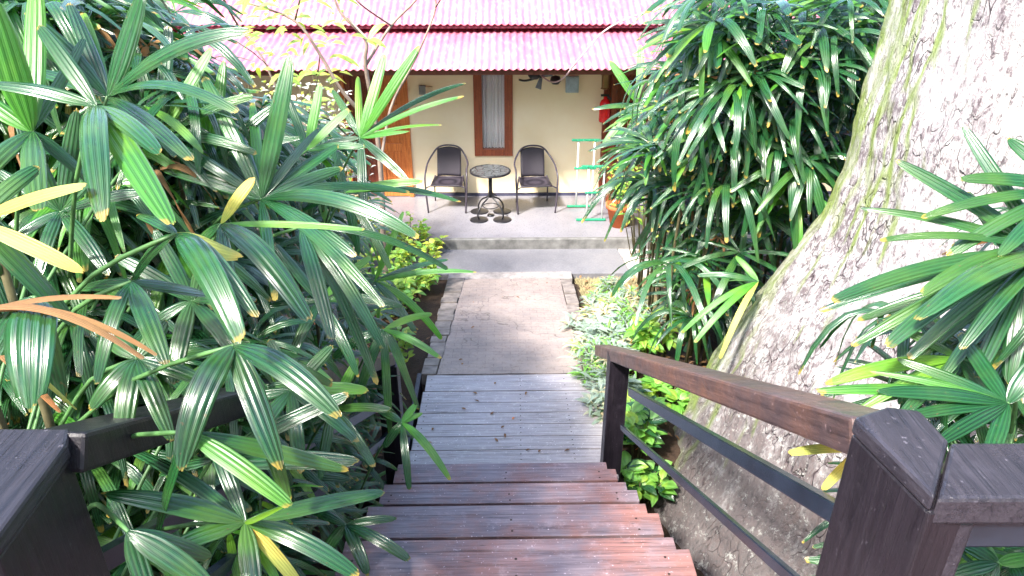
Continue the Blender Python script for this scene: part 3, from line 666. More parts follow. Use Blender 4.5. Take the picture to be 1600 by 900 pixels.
FANS = [fan_mesh(i, 8 + i % 4, .5, .043, 118 + 8 * (i % 3), .22 + .14 * (i % 4), [LEAF, DEADM if i % 3 == 0 else LEAFB], dead=.05) for i in range(9)]
FANS_B = [fan_mesh(40 + i, 8 + i % 3, .48, .04, 110, .4 + .1 * i, [LEAFB, LEAF], dead=.2) for i in range(3)]
FANS_D = [fan_mesh(60 + i, 5, .36, .04, 70, .9, [DEADM, DEADM]) for i in range(2)]
FANS_S = [fan_mesh(80 + i, 8, .34, .03, 120, .45 + .12 * i, [LEAF, LEAFB], dead=.15) for i in range(4)]

class Palm:
    def __init__(s, x, y, h, label, group, ncane=4, rad=.25, seed=0, canes=None):
        s.r = random.Random(seed); z = gz(x, y); s.root = empty('lady_palm', (x, y, z), label, 'palm', group)
        s.canes = []; s.stem = MB(); s.n = 0
        for i in range(ncane):
            a = 2 * math.pi * (i + s.r.random() * .6) / ncane; q = rad * s.r.uniform(.3, 1)
            bx, by = x + q * math.cos(a), y + q * math.sin(a); s.canes.append((bx, by))
            top = h * s.r.uniform(.75, 1.0)
            b0 = gz(bx, by) - .1
            s.stem.tube([(bx, by, b0), (bx + .04 * s.r.uniform(-1, 1), by, (b0 + z + top) / 2), (bx + .03, by, z + top)], [.016, .013, .009], 6)
        s.inv = world_of(s.root).inverted(); s.x, s.y = x, y
    def petiole(s, hub, frm=None):
        hub = Vector(hub)
        if frm is None:
            c = min(s.canes, key=lambda c: (c[0]-hub.x)**2 + (c[1]-hub.y)**2); dist = math.hypot(c[0]-hub.x, c[1]-hub.y)
            frm = Vector((c[0], c[1], hub.z - .12 - dist * .45))
        md = (hub + frm) / 2 + Vector((0, 0, .05)); s.stem.tube(catmull([frm, md, hub], 3), [.006] * 6 + [.004], 5, 1)
        return frm
    def put(s, mesh, hub, az, pitch, roll, sc):
        o = bpy.data.objects.new('frond', mesh); COL.objects.link(o); o.parent = s.root; o.matrix_parent_inverse = s.inv
        o.location = hub; o.rotation_euler = (roll, pitch, az); o.scale = (sc,) * 3; s.n += 1; return o
    def grow(s, hub, meshes, sc=1, toward=None):
        hub = Vector(hub); frm = s.petiole(hub)
        d = hub - Vector((frm.x, frm.y, hub.z)); az = math.atan2(d.y, d.x) if d.length > .03 else s.r.uniform(0, 6.28)
        az += s.r.uniform(-.6, .6)
        if toward is not None:
            tv = Vector(toward); az2 = math.atan2(tv.y, tv.x); az = az2 + s.r.uniform(-.9, .9)
        return s.put(s.r.choice(meshes), hub, az, s.r.uniform(-.1, .55), s.r.uniform(-.35, .35), sc * s.r.uniform(.8, 1.15))
    def hand(s, hub, blades, mats=(0,), name='frond'):
        """fan with blades aimed one by one: blades = (tipx, tipy, depth change, width m, arch, material)"""
        hx, hy, hd = hub; H = atD(hx, hy, hd); m = MB()
        for b in blades:
            tx, ty, dd, wdt, arch = b[:5]; mi = b[5] if len(b) > 5 else 0
            T = atD(tx, ty, hd + dd); L = (T - H).length
            ctl = (H + T) / 2 + Vector((0, 0, arch * L)) - ray(hx, hy) * .05 * L
            nref = (Vector((0, 0, .8)) - ray((hx + tx) / 2, (hy + ty) / 2).normalized() * .75 + Vector((s.r.uniform(-.25, .25), 0, 0))).normalized()
            blade(m, H, ctl, T, wdt * .78, nref, 14, 10, mi, fold=.13, rng=s.r, blunt=s.r.uniform(.3, .6), twist=s.r.uniform(-.5, .5))
        m.build(name, [LEAF, LEAFB, LEAFY, DEADM], s.root, True); s.n += 1; s.petiole(H) if (H.xy - Vector((s.x, s.y))).length < 1.1 else s.petiole(H, H + Vector((-.25, .1, -.5)))
    def done(s):
        s.stem.build('stem', [CANE, STALK], s.root, True); print(s.root.name, s.n)

def inpoly(x, y, P):
    c = False; j = len(P) - 1
    for i in range(len(P)):
        if (P[i][1] > y) != (P[j][1] > y) and x < (P[j][0]-P[i][0]) * (y-P[i][1]) / (P[j][1]-P[i][1]) + P[i][0]: c = not c
        j = i
    return c

# ---- left palms
GL = 'lady palms along the left of the stair'
LP = [Palm(-1.35, 1.55, 2.2, 'lady palm hanging over the left newel post with brown dried blades', GL, 4, .2, 1),
      Palm(-1.35, 2.7, 2.5, 'lady palm with one big upright fan above the middle of the left handrail', GL, 5, .25, 2),
      Palm(-1.35, 3.9, 2.4, 'lady palm beside the lower end of the left handrail', GL, 5, .3, 3),
      Palm(-2.4, 2.3, 3.0, 'tall lady palm reaching the upper left corner of the picture', GL, 5, .35, 4),
      Palm(-2.4, 3.9, 3.0, 'tall lady palm behind the big upright fan', GL, 6, .4, 5),
      Palm(-1.7, 5.1, 2.0, 'lady palm leaning towards the path left of the boardwalk', GL, 5, .3, 6),
      Palm(-3.6, 3.6, 3.4, 'lady palm farthest left, deep in the shade', GL, 6, .5, 7),
      Palm(-3.2, 5.6, 2.6, 'lady palm at the back of the left bank before the pale shrub', GL, 6, .5, 8)]
LREG = [(-80, -30), (200, -30), (235, 60), (330, 135), (460, 185), (550, 250), (590, 340), (620, 430), (640, 560), (610, 640), (600, 740), (600, 960), (-80, 960)]
rr = random.Random(21); cnt = 0
def add_left(n, dlo, dhi, meshes, sc):
    c = 0; tries = 0
    while c < n and tries < n * 30:
        tries += 1; px, py = rr.uniform(-80, 640), rr.uniform(-30, 950)
        if not inpoly(px, py, LREG): continue
        dmin = 1.02 * FPX / max(60, (782 - px)); dep = dmin + rr.uniform(dlo, dhi)
        if px < 420: dep = max(dep, 2.35 + rr.uniform(0, .5))
        if dep > 7: continue
        P = atD(px, py, dep)
        if P.z < gz(P.x, P.y) + .12 or P.x > -.88: continue
        pm = min((q for q in LP if q.n < 88), key=lambda q: (q.x-P.x)**2 + (q.y-P.y)**2)
        pm.grow(P, meshes, sc, toward=(rr.uniform(-.4, 1), -.8)); c += 1
for _i in range(46):
    _px, _py = rr.uniform(340, 610), rr.uniform(520, 900); P = atD(_px, _py, .93 * FPX / (782 - _px))
    if P.z < gz(P.x, P.y) + .1: continue
    pm = min((q for q in LP if q.n < 88), key=lambda q: (q.x-P.x)**2 + (q.y-P.y)**2); pm.grow(P, FANS, .75, toward=(.7, -.8))
add_left(300, .1, 1.2, FANS, .95)
_keep = LREG; LREG = [(-80, -30), (250, -30), (300, 60), (420, 150), (480, 260), (300, 300), (-80, 300)]
add_left(70, .6, 1.5, FANS, 1.0); add_left(16, .5, 1.2, FANS_B, 1.0); LREG = _keep
add_left(150, 1.0, 2.6, FANS, 1.0)
add_left(40, .1, .8, FANS_B, .9)
add_left(14, .1, .6, FANS_D, .8)
# prominent fans, read off one by one
P0, P1, P2, P3, P5 = LP[0], LP[1], LP[2], LP[3], LP[5]
P1.hand((408, 311, 2.45), [(452, 86, -.05, .085, .04), (497, 200, .1, .05, .06), (528, 226, .15, .06, .05), (536, 262, .1, .06, .05), (655, 372, -.2, .07, .22), (640, 300, .2, .05, .15), (556, 400, -.2, .06, .10), (600, 480, -.3, .055, .15), (372, 205, .15, .05, .03), (318, 120, .1, .065, .05), (225, 210, .1, .06, .12), (250, 262, .05, .07, .08), (430, 470, -.3, .05, .1), (395, 160, .35, .05, .0, 1)])
P3.hand((168, 150, 2.1), [(222, -20, -.1, .1, .03), (395, 48, -.15, .07, .18), (372, 175, -.25, .05, .2), (300, 250, -.25, .06, .1), (40, 108, .1, .06, .08), (110, 5, .1, .06, .03), (40, 20, -.05, .07, .15), (128, 20, .15, .05, 0, 1)])
P3.hand((150, 165, 1.75), [(268, 350, -.3, .075, .05, 1), (160, 346, -.3, .075, .25), (60, 40, .05, .05, .03), (250, 240, -.2, .055, .1), (-20, 130, 0, .06, .1)])
P3.hand((50, 205, 1.9), [(-15, -10, -.1, .1, .02, 1), (55, -40, .1, .07, 0, 1), (-60, 130, 0, .07, .05, 1), (60, 330, -.2, .07, .1), (-40, 290, -.2, .06, .1), (130, 60, .2, .045, .0), (150, 290, .1, .05, .1)])
P0.hand((365, 540, 1.62), [(282, 735, -.12, .08, .34), (440, 735, -.08, .072, .12), (532, 652, -.12, .075, .24), (520, 600, .2, .05, .1), (450, 785, .1, .05, .1)])
P0.hand((276, 365, 1.65), [(375, 535, -.2, .075, .3), (402, 495, -.15, .05, .25), (205, 440, .1, .05, .2), (380, 400, .05, .075, -.05, 2), (215, 335, .1, .04, .1)])
P0.hand((205, 440, 1.7), [(260, 570, -.15, .06, .12), (150, 600, -.1, .05, .25), (330, 460, .2, .05, .05), (120, 450, .1, .05, .05)])
P0.hand((-40, 345, 1.5), [(135, 288, -.05, .05, .08, 2), (130, 425, 0, .045, .04, 2), (120, 510, .1, .06, .1), (60, 260, .1, .05, .1)])
P0.hand((55, 465, 1.35), [(45, 640, -.1, .115, .35), (100, 625, .1, .05, .3), (-30, 600, 0, .06, .3)])
P0.hand((-60, 500, 1.35), [(190, 465, -.05, .018, .12, 3), (225, 560, -.05, .022, .34, 3), (245, 555, -.02, .016, .3, 3), (95, 645, 0, .02, .1, 3), (120, 640, .05, .015, .12, 2)])
P1.hand((345, 350, 1.9), [(398, 277, .0, .04, .12, 2), (372, 545, -.2, .05, .2), (485, 500, -.15, .085, .28), (300, 390, .1, .05, .1), (570, 358, -.1, .03, .04, 1)])
P1.hand((470, 355, 2.3), [(600, 545, -.1, .055, .2), (590, 600, .0, .05, .25), (700, 420, .1, .035, .2), (520, 530, -.2, .06, .15)])
P2.hand((600, 515, 3.3), [(690, 560, -.1, .05, .15, 1), (655, 640, 0, .05, .2), (560, 620, 0, .06, .15), (675, 490, .1, .05, .15, 1), (640, 600, 0, .05, .3), (520, 560, 0, .06, .2), (610, 680, 0, .05, .25)])
P2.hand((628, 660, 3.2), [(704, 750, -.15, .05, .24, 1), (640, 765, -.1, .045, .15), (650, 630, .1, .045, .05, 1), (600, 700, 0, .05, .1), (660, 645, .1, .04, .1, 1), (590, 640, .1, .05, .1)])
P0.hand((383, 815, 1.75), [(160, 770, -.1, .075, .12), (250, 862, -.1, .06, .1), (455, 785, -.25, .05, .0, 1), (330, 680, .1, .05, .1), (600, 768, .15, .055, .05), (560, 900, -.05, .06, .2), (480, 930, 0, .04, .1, 2), (400, 950, -.1, .06, .1), (200, 700, .3, .05, .1)])
P0.hand((215, 560, 1.8), [(140, 640, -.05, .06, .2), (190, 700, -.08, .065, .25), (270, 690, -.08, .06, .2), (330, 600, 0, .06, .12), (150, 520, .05, .055, .08), (260, 500, .05, .055, .03)])
P1.hand((455, 610, 2.35), [(350, 640, 0, .06, .15), (380, 720, -.1, .065, .2), (470, 740, -.1, .06, .2), (560, 690, -.05, .06, .15), (575, 610, 0, .055, .1, 1), (420, 530, .05, .055, .03), (520, 540, .05, .055, .04)])
P0.hand((292, 675, 1.55), [(455, 790, -.05, .055, .1, 1), (545, 735, .15, .05, .03), (240, 850, .2, .05, .1)])
P1.hand((330, 720, 2.1), [(560, 720, -.1, .075, .04), (545, 615, .0, .065, .06), (420, 770, 0, .06, .1), (250, 740, .1, .06, .1)])
P1.hand((540, 820, 2.9), [(640, 875, -.1, .06, .15), (575, 900, -.1, .065, .2), (620, 810, 0, .05, .1), (500, 880, 0, .06, .2), (470, 790, .1, .05, .1)])
P0.hand((200, 830, 1.45), [(330, 920, 0, .06, .1), (330, 870, .1, .05, .05), (240, 960, 0, .05, .1)])
P3.hand((95, 330, 2.15), [(30, 190, -.05, .06, .03), (120, 170, -.05, .06, .02), (190, 220, 0, .055, .03), (235, 300, -.05, .05, .1), (-10, 260, 0, .05, .05), (60, 430, -.1, .05, .15), (170, 430, -.1, .055, .15), (0, 390, -.05, .05, .12)])
P1.hand((250, 215, 2.55), [(205, 60, 0, .06, .02), (262, 40, 0, .065, .02), (330, 75, 0, .06, .05, 1), (395, 150, -.1, .05, .12), (180, 130, .05, .055, .05), (400, 240, -.1, .05, .15), (340, 300, -.1, .05, .15)])
P1.hand((330, 250, 2.7), [(300, 105, 0, .06, .0, 1), (350, 95, 0, .055, .02, 1), (430, 165, 0, .055, .05), (470, 215, 0, .05, .1), (260, 150, 0, .05, .03, 1)])
P1.hand((480, 235, 3.2), [(450, 150, 0, .05, .02), (500, 130, 0, .055, .02, 1), (545, 170, 0, .05, .06, 1), (570, 230, -.1, .05, .12), (430, 200, 0, .05, .05)])
P1.hand((300, 470, 2.0), [(180, 400, 0, .055, .08), (240, 360, 0, .05, .03), (330, 380, 0, .055, .05), (400, 470, -.1, .05, .12), (380, 570, -.1, .055, .15), (270, 600, -.1, .06, .15), (200, 540, 0, .05, .15)])
P2.hand((500, 470, 2.9), [(430, 380, 0, .06, .03), (510, 350, 0, .055, .02), (580, 400, 0, .05, .08, 1), (630, 480, -.1, .05, .15), (560, 590, -.1, .055, .15), (450, 570, -.1, .06, .15), (410, 480, 0, .05, .1)])
P2.hand((520, 640, 2.9), [(440, 600, 0, .05, .1), (480, 540, 0, .055, .05), (560, 560, 0, .05, .05, 1), (610, 640, -.1, .05, .12), (585, 730, -.1, .055, .15), (500, 750, -.1, .055, .15), (430, 690, 0, .05, .12)])
P5.hand((563, 215, 3.6), [(600, 85, .0, .07, .0, 1), (655, 72, -.1, .065, .03, 1), (560, 120, .1, .05, 0, 1), (725, 150, -.2, .045, .1, 1), (640, 205, -.1, .05, .05, 1), (728, 130, .2, .035, .12), (640, 285, -.1, .06, .05), (690, 195, .1, .03, .1, 1), (500, 230, 0, .05, .1), (520, 140, .1, .05, .05), (570, 340, -.1, .06, .05)])
P5.hand((540, 300, 3.4), [(660, 283, -.1, .06, .08, 1), (720, 315, .0, .06, .16), (470, 330, .1, .05, .1), (610, 420, -.1, .05, .1), (560, 400, 0, .06, .1), (520, 230, .1, .05, .02)])
P5.hand((585, 440, 3.7), [(745, 425, -.1, .05, .12, 1), (700, 405, .1, .05, .1), (630, 330, 0, .05, .0, 1), (650, 520, -.1, .06, .2), (690, 530, 0, .05, .25, 1), (540, 480, 0, .05, .1)])
for q in LP: q.done()

# ---- right bank palms (behind the trunk's left edge)
GR = 'lady palms on the right bank'
RP_ = [Palm(1.75, 5.75, 2.4, 'lady palm nearest the lime leaves at the trunk foot', GR, 5, .3, 31),
       Palm(1.7, 7.0, 2.7, 'lady palm leaning over the verandah corner and the terracotta pot', GR, 6, .35, 32),
       Palm(2.6, 6.2, 3.4, 'tall dark lady palm rising beside the pale trunk edge', GR, 6, .4, 33),
       Palm(2.6, 7.6, 3.6, 'tall lady palm whose top covers the right end of the roof', GR, 6, .4, 34),
       Palm(3.5, 6.9, 4.0, 'highest lady palm directly behind the big trunk', GR, 6, .4, 35),
       Palm(1.95, 8.2, 2.2, 'low bright lady palm at the edge of the concrete apron', GR, 5, .3, 36)]
RREG = [(1095, -30), (1090, 60), (1030, 120), (1010, 200), (1015, 300), (1040, 360), (1045, 410), (1055, 470), (1090, 520), (1160, 470), (1240, 380), (1300, 290), (1400, 200), (1430, -30)]
def add_right(n, ylo, yhi, meshes, sc):
    c = 0; t = 0
    while c < n and t < n * 40:
        t += 1; px, py = rr.uniform(940, 1430), rr.uniform(-30, 530)
        if not inpoly(px, py, RREG): continue
        P = atY(px, py, rr.uniform(ylo, yhi))
        if P.z < gz(P.x, P.y) + .15 or math.hypot(P.x - TX, P.y - TY) < trad(P.z) + .25: continue
        pm = min((q for q in RP_ if q.n < 88), key=lambda q: (q.x-P.x)**2 + (q.y-P.y)**2)
        pm.grow(P, meshes, sc, toward=(-.8 + rr.uniform(-.5, .5), -1)); c += 1
add_right(150, 5.3, 6.6, FANS, 1.35); add_right(140, 6.5, 8.0, FANS, 1.4); add_right(26, 5.4, 7.5, FANS_B, 1.3); add_right(5, 5.3, 6.5, FANS_D, .7)
q = RP_[1]
q.hand((1000, 165, 7.3), [(952, 95, 0, .11, .05, 1), (925, 170, 0, .1, .1, 0), (1000, 70, 0, .11, 0, 1), (940, 230, 0, .1, .15, 1), (1050, 100, 0, .1, .05), (1070, 190, 0, .1, .1), (1010, 260, 0, .1, .15, 1), (975, 120, .2, .1, 0, 1)])
q = RP_[0]
q.hand((1185, 440, 5.3), [(1085, 535, -.1, .07, .2, 1), (1125, 560, -.1, .06, .25, 2), (1065, 520, 0, .06, .2, 1), (1150, 400, .1, .07, .1, 1), (1090, 430, .1, .07, .15, 0)])
RP_[2].hand((1265, 250, 5.4), [(1145, 215, 0, .07, .12), (1140, 300, 0, .075, .2), (1180, 335, -.1, .08, .2), (1235, 345, -.1, .07, .2), (1265, 335, -.1, .07, .2), (1320, 240, .1, .06, .1), (1200, 180, .1, .06, .1), (1310, 300, 0, .06, .2)])
RP_[1].hand((1085, 120, 6.6), [(1030, 100, 0, .08, .1), (1020, 150, 0, .08, .15), (1060, 180, 0, .08, .2), (1100, 170, 0, .08, .1), (1150, 90, 0, .07, .1), (1110, 60, .1, .07, .05), (1050, 65, .1, .07, .05)])
RP_[5].hand((1035, 240, 7.0), [(960, 260, 0, .08, .15), (970, 320, 0, .08, .2), (1010, 340, 0, .08, .2), (1045, 330, 0, .08, .15), (1100, 235, 0, .08, .1), (1000, 200, .1, .07, .1), (950, 215, .1, .07, .15)])
for q in RP_: q.done()

# ---- right near palms in front of the trunk
GN = 'lady palms in front of the big trunk'
NPs = [Palm(1.95, 1.75, 1.75, 'big glossy lady palm arching over the pale trunk', GN, 4, .15, 51), Palm(1.5, 1.65, 1.2, 'low lady palm spreading just behind the thick newel post', GN, 3, .12, 52)]
a, b = NPs
a.hand((1640, 395, 1.9), [(1300, 470, -.1, .05, .12), (1385, 540, -.15, .065, .18), (1430, 500, -.2, .085, .2), (1280, 485, .05, .05, .1), (1330, 540, 0, .055, .12), (1400, 250, .1, .065, .05), (1345, 325, .1, .05, .1), (1375, 375, 0, .03, .14), (1505, 195, .1, .055, .0), (1440, 460, -.1, .055, .22), (1500, 545, -.1, .055, .2), (1420, 560, -.05, .05, .16)])
a.hand((1600, 430, 2.0), [(1470, 590, -.1, .055, .1), (1525, 590, -.1, .055, .1), (1575, 600, -.05, .07, .05), (1410, 580, 0, .05, .12), (1340, 500, .1, .05, .1), (1650, 600, 0, .08, .1), (1510, 300, .1, .04, .05)])
a.hand((1680, 300, 1.9), [(1500, 280, 0, .05, .12), (1440, 340, 0, .04, .12), (1575, 215, .1, .06, .05), (1560, 400, -.1, .06, .15), (1480, 400, 0, .05, .14)])
b.hand((1575, 630, 1.75), [(1370, 612, -.05, .05, .08), (1275, 610, .0, .05, .1, 1), (1400, 560, .1, .04, .06, 0), (1470, 690, -.1, .045, .05), (1540, 740, -.1, .05, .05), (1420, 650, -.05, .04, .06), (1500, 520, .2, .05, .0), (1620, 560, 0, .06, .1), (1360, 580, .1, .035, .08, 1)])
b.hand((1500, 560, 1.95), [(1290, 600, 0, .05, .12, 1), (1340, 640, 0, .05, .1, 1), (1400, 660, -.05, .045, .1), (1370, 500, .1, .045, .1), (1450, 620, -.05, .05, .1), (1560, 650, 0, .05, .1)])
b.hand((1355, 700, 1.9), [(1232, 708, 0, .035, .1, 2), (1285, 765, 0, .035, .15, 2), (1300, 700, .05, .03, .05, 1)])
b.hand((1560, 880, 1.9), [(1480, 900, 0, .05, .1), (1520, 960, 0, .05, .1), (1620, 870, 0, .05, .1, 1), (1500, 850, .1, .05, .1)])
rr = random.Random(5)
for i in range(46):
    P = atD(rr.uniform(1420, 1720), rr.uniform(480, 930), rr.uniform(2.1, 2.7))
    if math.hypot(P.x - TX, P.y - TY) < trad(P.z) + .05 or P.z < gz(P.x, P.y): continue
    (a if P.z > 3 else b).grow(P, FANS, .8, toward=(-.8, -.6))
for i in range(20):
    P = atD(rr.uniform(1560, 1720), rr.uniform(330, 600), rr.uniform(2.0, 2.6))
    a.grow(P, FANS, .85, toward=(-.9, -.4))
a.done(); b.done()

# pot palm
pp = Palm(POT.x, POT.y, .5, 'small palm growing in the terracotta pot', None, 3, .05, 71); pp.root.location.z = .45; pp.inv = world_of(pp.root).inverted()
pp.stem = MB()
for c in pp.canes: pp.stem.tube([(c[0], c[1], .44), (c[0] + .01, c[1], .8)], .008, 6)
for i in range(12):
    an = i * 2.4; rd = rr.uniform(.08, .22); P = Vector((POT.x + rd * math.cos(an), POT.y + rd * math.sin(an), .75 + rr.uniform(-.1, .3)))
    pp.grow(P, FANS_S, .9)
pp.done()

# ------------------------------------------------------------ shrubs and ground plants
def oval(mb, p, d, n, L, W, mi=0, seg=4, droop=.25):
    p = Vector(p); d = Vector(d).normalized(); T = p + d * L - Vector((0, 0, droop * L)); c = p + d * L * .5 + Vector((0, 0, .1 * L))
    s = d.cross(Vector(n)); s = s.normalized() if s.length > 1e-3 else Vector((1, 0, 0)); V = []; UV = []
    for i in range(seg + 1):
        t = i / seg; q = p * (1-t)**2 + c * (2*t*(1-t)) + T * t*t; w = W * max(.04, math.sin(math.pi * t ** .8)) * .5
        for j, x in enumerate((-1, 0, 1)): V.append(q + s * (x * w) + Vector((0, 0, .12 * w * abs(x)))); UV.append((j / 2, t * .97))
    mb.add(V, [(i*3+j, i*3+j+1, (i+1)*3+j+1, (i+1)*3+j) for i in range(seg) for j in range(2)], mi, UV)
def shrub(name, x, y, rad, h, nleaf, L, W, mats, label, cat, group=None, seed=0, z=None, lean=(0, 0)):
    r = random.Random(seed); z0 = gz(x, y) if z is None else z; root = empty(name, (x, y, z0), label, cat, group)
    st = MB(); lf = MB(); tips = []
    for i in range(max(5, nleaf // 18)):
        a = r.uniform(0, 6.28); q = rad * math.sqrt(r.random()); hh = h * (1 - .45 * (q / rad) ** 2) * r.uniform(.45, 1.0)
        tip = Vector((x + q * math.cos(a) + lean[0], y + q * math.sin(a) + lean[1], z0 + hh)); b = Vector((x + .3 * q * math.cos(a), y + .3 * q * math.sin(a), z0 - .05))
        st.tube([b, (b + tip) / 2 + Vector((0, 0, .05 * h)), tip], [.008, .006, .003], 5); tips.append((b, tip))
    for i in range(nleaf):
        b, t = r.choice(tips); u = r.random() ** .5; p = b + (t - b) * (.35 + .65 * u); a = r.uniform(0, 6.28)
        d = Vector((math.cos(a), math.sin(a), r.uniform(-.1, .8))); p = p + d * .02
        oval(lf, p, d, (r.uniform(-.3, .3), r.uniform(-.5, .1), 1), L * r.uniform(.6, 1.2), W * r.uniform(.7, 1.15), r.randrange(len(mats)))
    st.build('stem', CANE, root, True); lf.build('foliage', mats, root, True); return root
GS = 'lime shrubs along the left of the path'
LB = ['lime yellow shrub at the back corner by the verandah', 'lime shrub halfway down the left kerb', 'bright shrub under the palm tips left of the path', 'small lime plant at the brown soil strip by the kerb', 'yellow green shrub behind the palm fans', 'lime shrub pressed against the verandah edge']
for i, (px, py, zt, rad, h, n) in enumerate(((668, 430, .3, .42, .75, 420), (640, 480, .4, .36, .6, 300), (610, 450, .4, .45, .9, 360), (640, 560, .55, .22, .38, 120), (560, 400, .3, .6, 1.2, 420), (655, 385, .1, .5, .7, 380))):
    p = atZ(px, py, zt); shrub('shrub', p.x - .15, p.y, rad, h, n, .1, .06, [LIME, LIME, BUSH], LB[i], 'shrub', GS, 100 + i)
GV = 'variegated plants along the right of the path'
vp = [(925, 500), (960, 480), (900, 560), (945, 545), (900, 590), (930, 600), (915, 640), (985, 460), (975, 520), (950, 640), (1000, 500), (960, 430)]
VL = ['beside the far half of the kerb', 'behind the top of the railing end post', 'spilling over the kerb', 'just above the handrail tip', 'at the corner of path and boardwalk', 'against the right edge of the boardwalk', 'trailing onto the boardwalk planks', 'below the low palm at the apron', 'between kerb and lime leaves', 'at the foot of the railing end post', 'right of the handrail tip', 'nearest the apron border']
for i, (px, py) in enumerate(vp):
    p = atZ(px, py + 15, .45); p.x = max(p.x, .98 if p.y > 5.4 else 1.0)
    shrub('variegated_plant', p.x, p.y, .27, .36, 330, .15, .02 if i % 3 else .036, [PALE, PALE, BUSH if i % 3 else PALE], 'pale white and green leafy plant ' + VL[i], 'plant', GV, 200 + i, lean=(-.05, -.05))
GB = 'broad leaved plants at the foot of the big trunk'
for i, (px, py, h, lb, mt) in enumerate(((1020, 530, .6, 'lime plant with broad oval leaves behind the handrail', [LIME, BUSH, BUSH]), (1000, 640, .5, 'green broad leaved plant seen between handrail and metal bar', [BUSH, BUSH, LEAF]), (990, 700, .4, 'dark broad leaved plant low beside the end post', [BUSH, BUSH, LEAF]), (1045, 590, .45, 'yellow green plant against the mossy trunk edge', [LIME, BUSH, BUSH]), (990, 670, .6, 'leafy plant filling the gap between end post and trunk foot', [BUSH, BUSH, LEAF]))):
    p = atZ(px, py + 30, .6); p.x = max(p.x, 1.05); shrub('broadleaf_plant', p.x, p.y, .2, h, 110, .15, .085, mt, lb, 'plant', GB, 300 + i)
for i, (px, py, Y) in enumerate(((465, 125, 8.8), (390, 110, 9.2), (505, 150, 8.6))):
    p = atY(px, py, Y); shrub('pale_shrub', p.x, Y, .6, p.z + .5, 1100, .12, .05, [PALEW, PALEW, LIME], ['pale bushy shrub left of the door', 'pale shrub farther left before the house wall', 'low pale shrub in front of the door step'][i], 'shrub', 'pale shrubs before the house', 400 + i)
for i, (px, Y, h) in enumerate(((1040, 9.4, 3.0), (1120, 9.6, 3.4))):
    p = atY(px, 60, Y); shrub('yellow_shrub', p.x, Y, .6, h, 500, .12, .045, [LIME, BUSH], ['tall yellow green shrub reaching the right end of the roof edge', 'tall yellow green shrub behind the right palms'][i], 'shrub', 'tall shrubs right of the house', 420 + i)

# unseen crown of the big tree and unseen trees, added for shade and darker reflections
def crown(mb, c, rx, ry, rz, nclump, nleaf, L, seed, rc=.5):
    r = random.Random(seed)
    for i in range(nclump):
        while True:
            v = Vector((r.uniform(-1, 1), r.uniform(-1, 1), r.uniform(-1, 1)))
            if .35 < v.length < 1: break
        cc = Vector(c) + Vector((v.x * rx, v.y * ry, v.z * rz))
        for j in range(nleaf):
            d = Vector((r.gauss(0, 1), r.gauss(0, 1), r.gauss(0, .8))); p = cc + d * rc * .5
            oval(mb, p, d.normalized() + Vector((0, 0, -.2)), (r.uniform(-.6, .6), r.uniform(-.6, .6), 1), L * r.uniform(.6, 1.2), L * .42, r.randrange(2), 2)
DARKL = leaf('tree leaf', (.015, .05, .012), (.05, .13, .03), tip=(.06, .13, .03), rough=.4, trans=.3, stripes=1, tipv=.99)
for i, (ax, ay, az) in enumerate(((-2.6, .5, 10.2), (1.2, 2.6, 10.6), (1.6, -2.6, 10.4), (-.6, -3, 11), (-1, 3.0, 11))):
    m = MB(); m.tube(catmull([(TX, TY, 7.7), (TX + ax * .3, TY + ay * .3, 8.8), (TX + ax * .7, TY + ay * .7, az - .6), (TX + ax, TY + ay, az)], 4), [.42, .4, .38, .35, .32, .3, .27, .24, .2, .16, .12, .09, .06], 10)
    m.build('limb', BARK, tree, True)
m = MB(); crown(m, (TX - .6, TY, 10.8), 5.0, 5.0, 1.9, 150, 26, .34, 5, .9); m.build('crown', [DARKL, LEAF], tree, True)
cm = MB(); crown(cm, (0, 0, 3.6), 2.1, 2.1, 3.0, 150, 22, .34, 8, .8); crm = cm.mesh('crown', [DARKL, LEAF], True)
tm = MB(); tm.tube([(0, 0, -.4), (.1, .05, 1.6), (0, 0, 4.5)], [.2, .15, .06], 10); trm = tm.mesh('trunk', CANE, True)
GTL = ['tree added for dark surroundings, far left of the path', 'tree added for dark surroundings, left of the stair head', 'tree added for dark surroundings, at the left behind the viewer', 'tree added for dark surroundings, directly behind the viewer', 'tree added for dark surroundings, behind the viewer to the right', 'tree added for dark surroundings, right of the landing', 'tree added for dark surroundings, right behind the big trunk', 'tree added for dark surroundings, at the right end of the bungalow', 'tree added for dark surroundings, at the left end of the bungalow', 'tree added for dark surroundings, between the left bank and the bungalow end']
for i, (x, y, sc) in enumerate(((-7.5, 5, 1.1), (-7, 1.2, 1.2), (-5.5, -4.5, 1.2), (-1.4, -6.5, 1.2), (3.2, -5.8, 1.25), (7.2, -1.5, 1.2), (8.2, 3.2, 1.2), (8.6, 7.2, 1.1), (-10.5, 11.5, 1.2), (-8.2, 8.3, .95))):
    t = empty('added_tree', (x, y, gz(x, y)), GTL[i], 'tree', 'trees added around the plot to darken reflections', i * 1.3)
    for nm, me in (('trunk', trm), ('crown', crm)):
        o = bpy.data.objects.new(nm, me); COL.objects.link(o); o.parent = t
    t.scale = (sc, sc, sc)

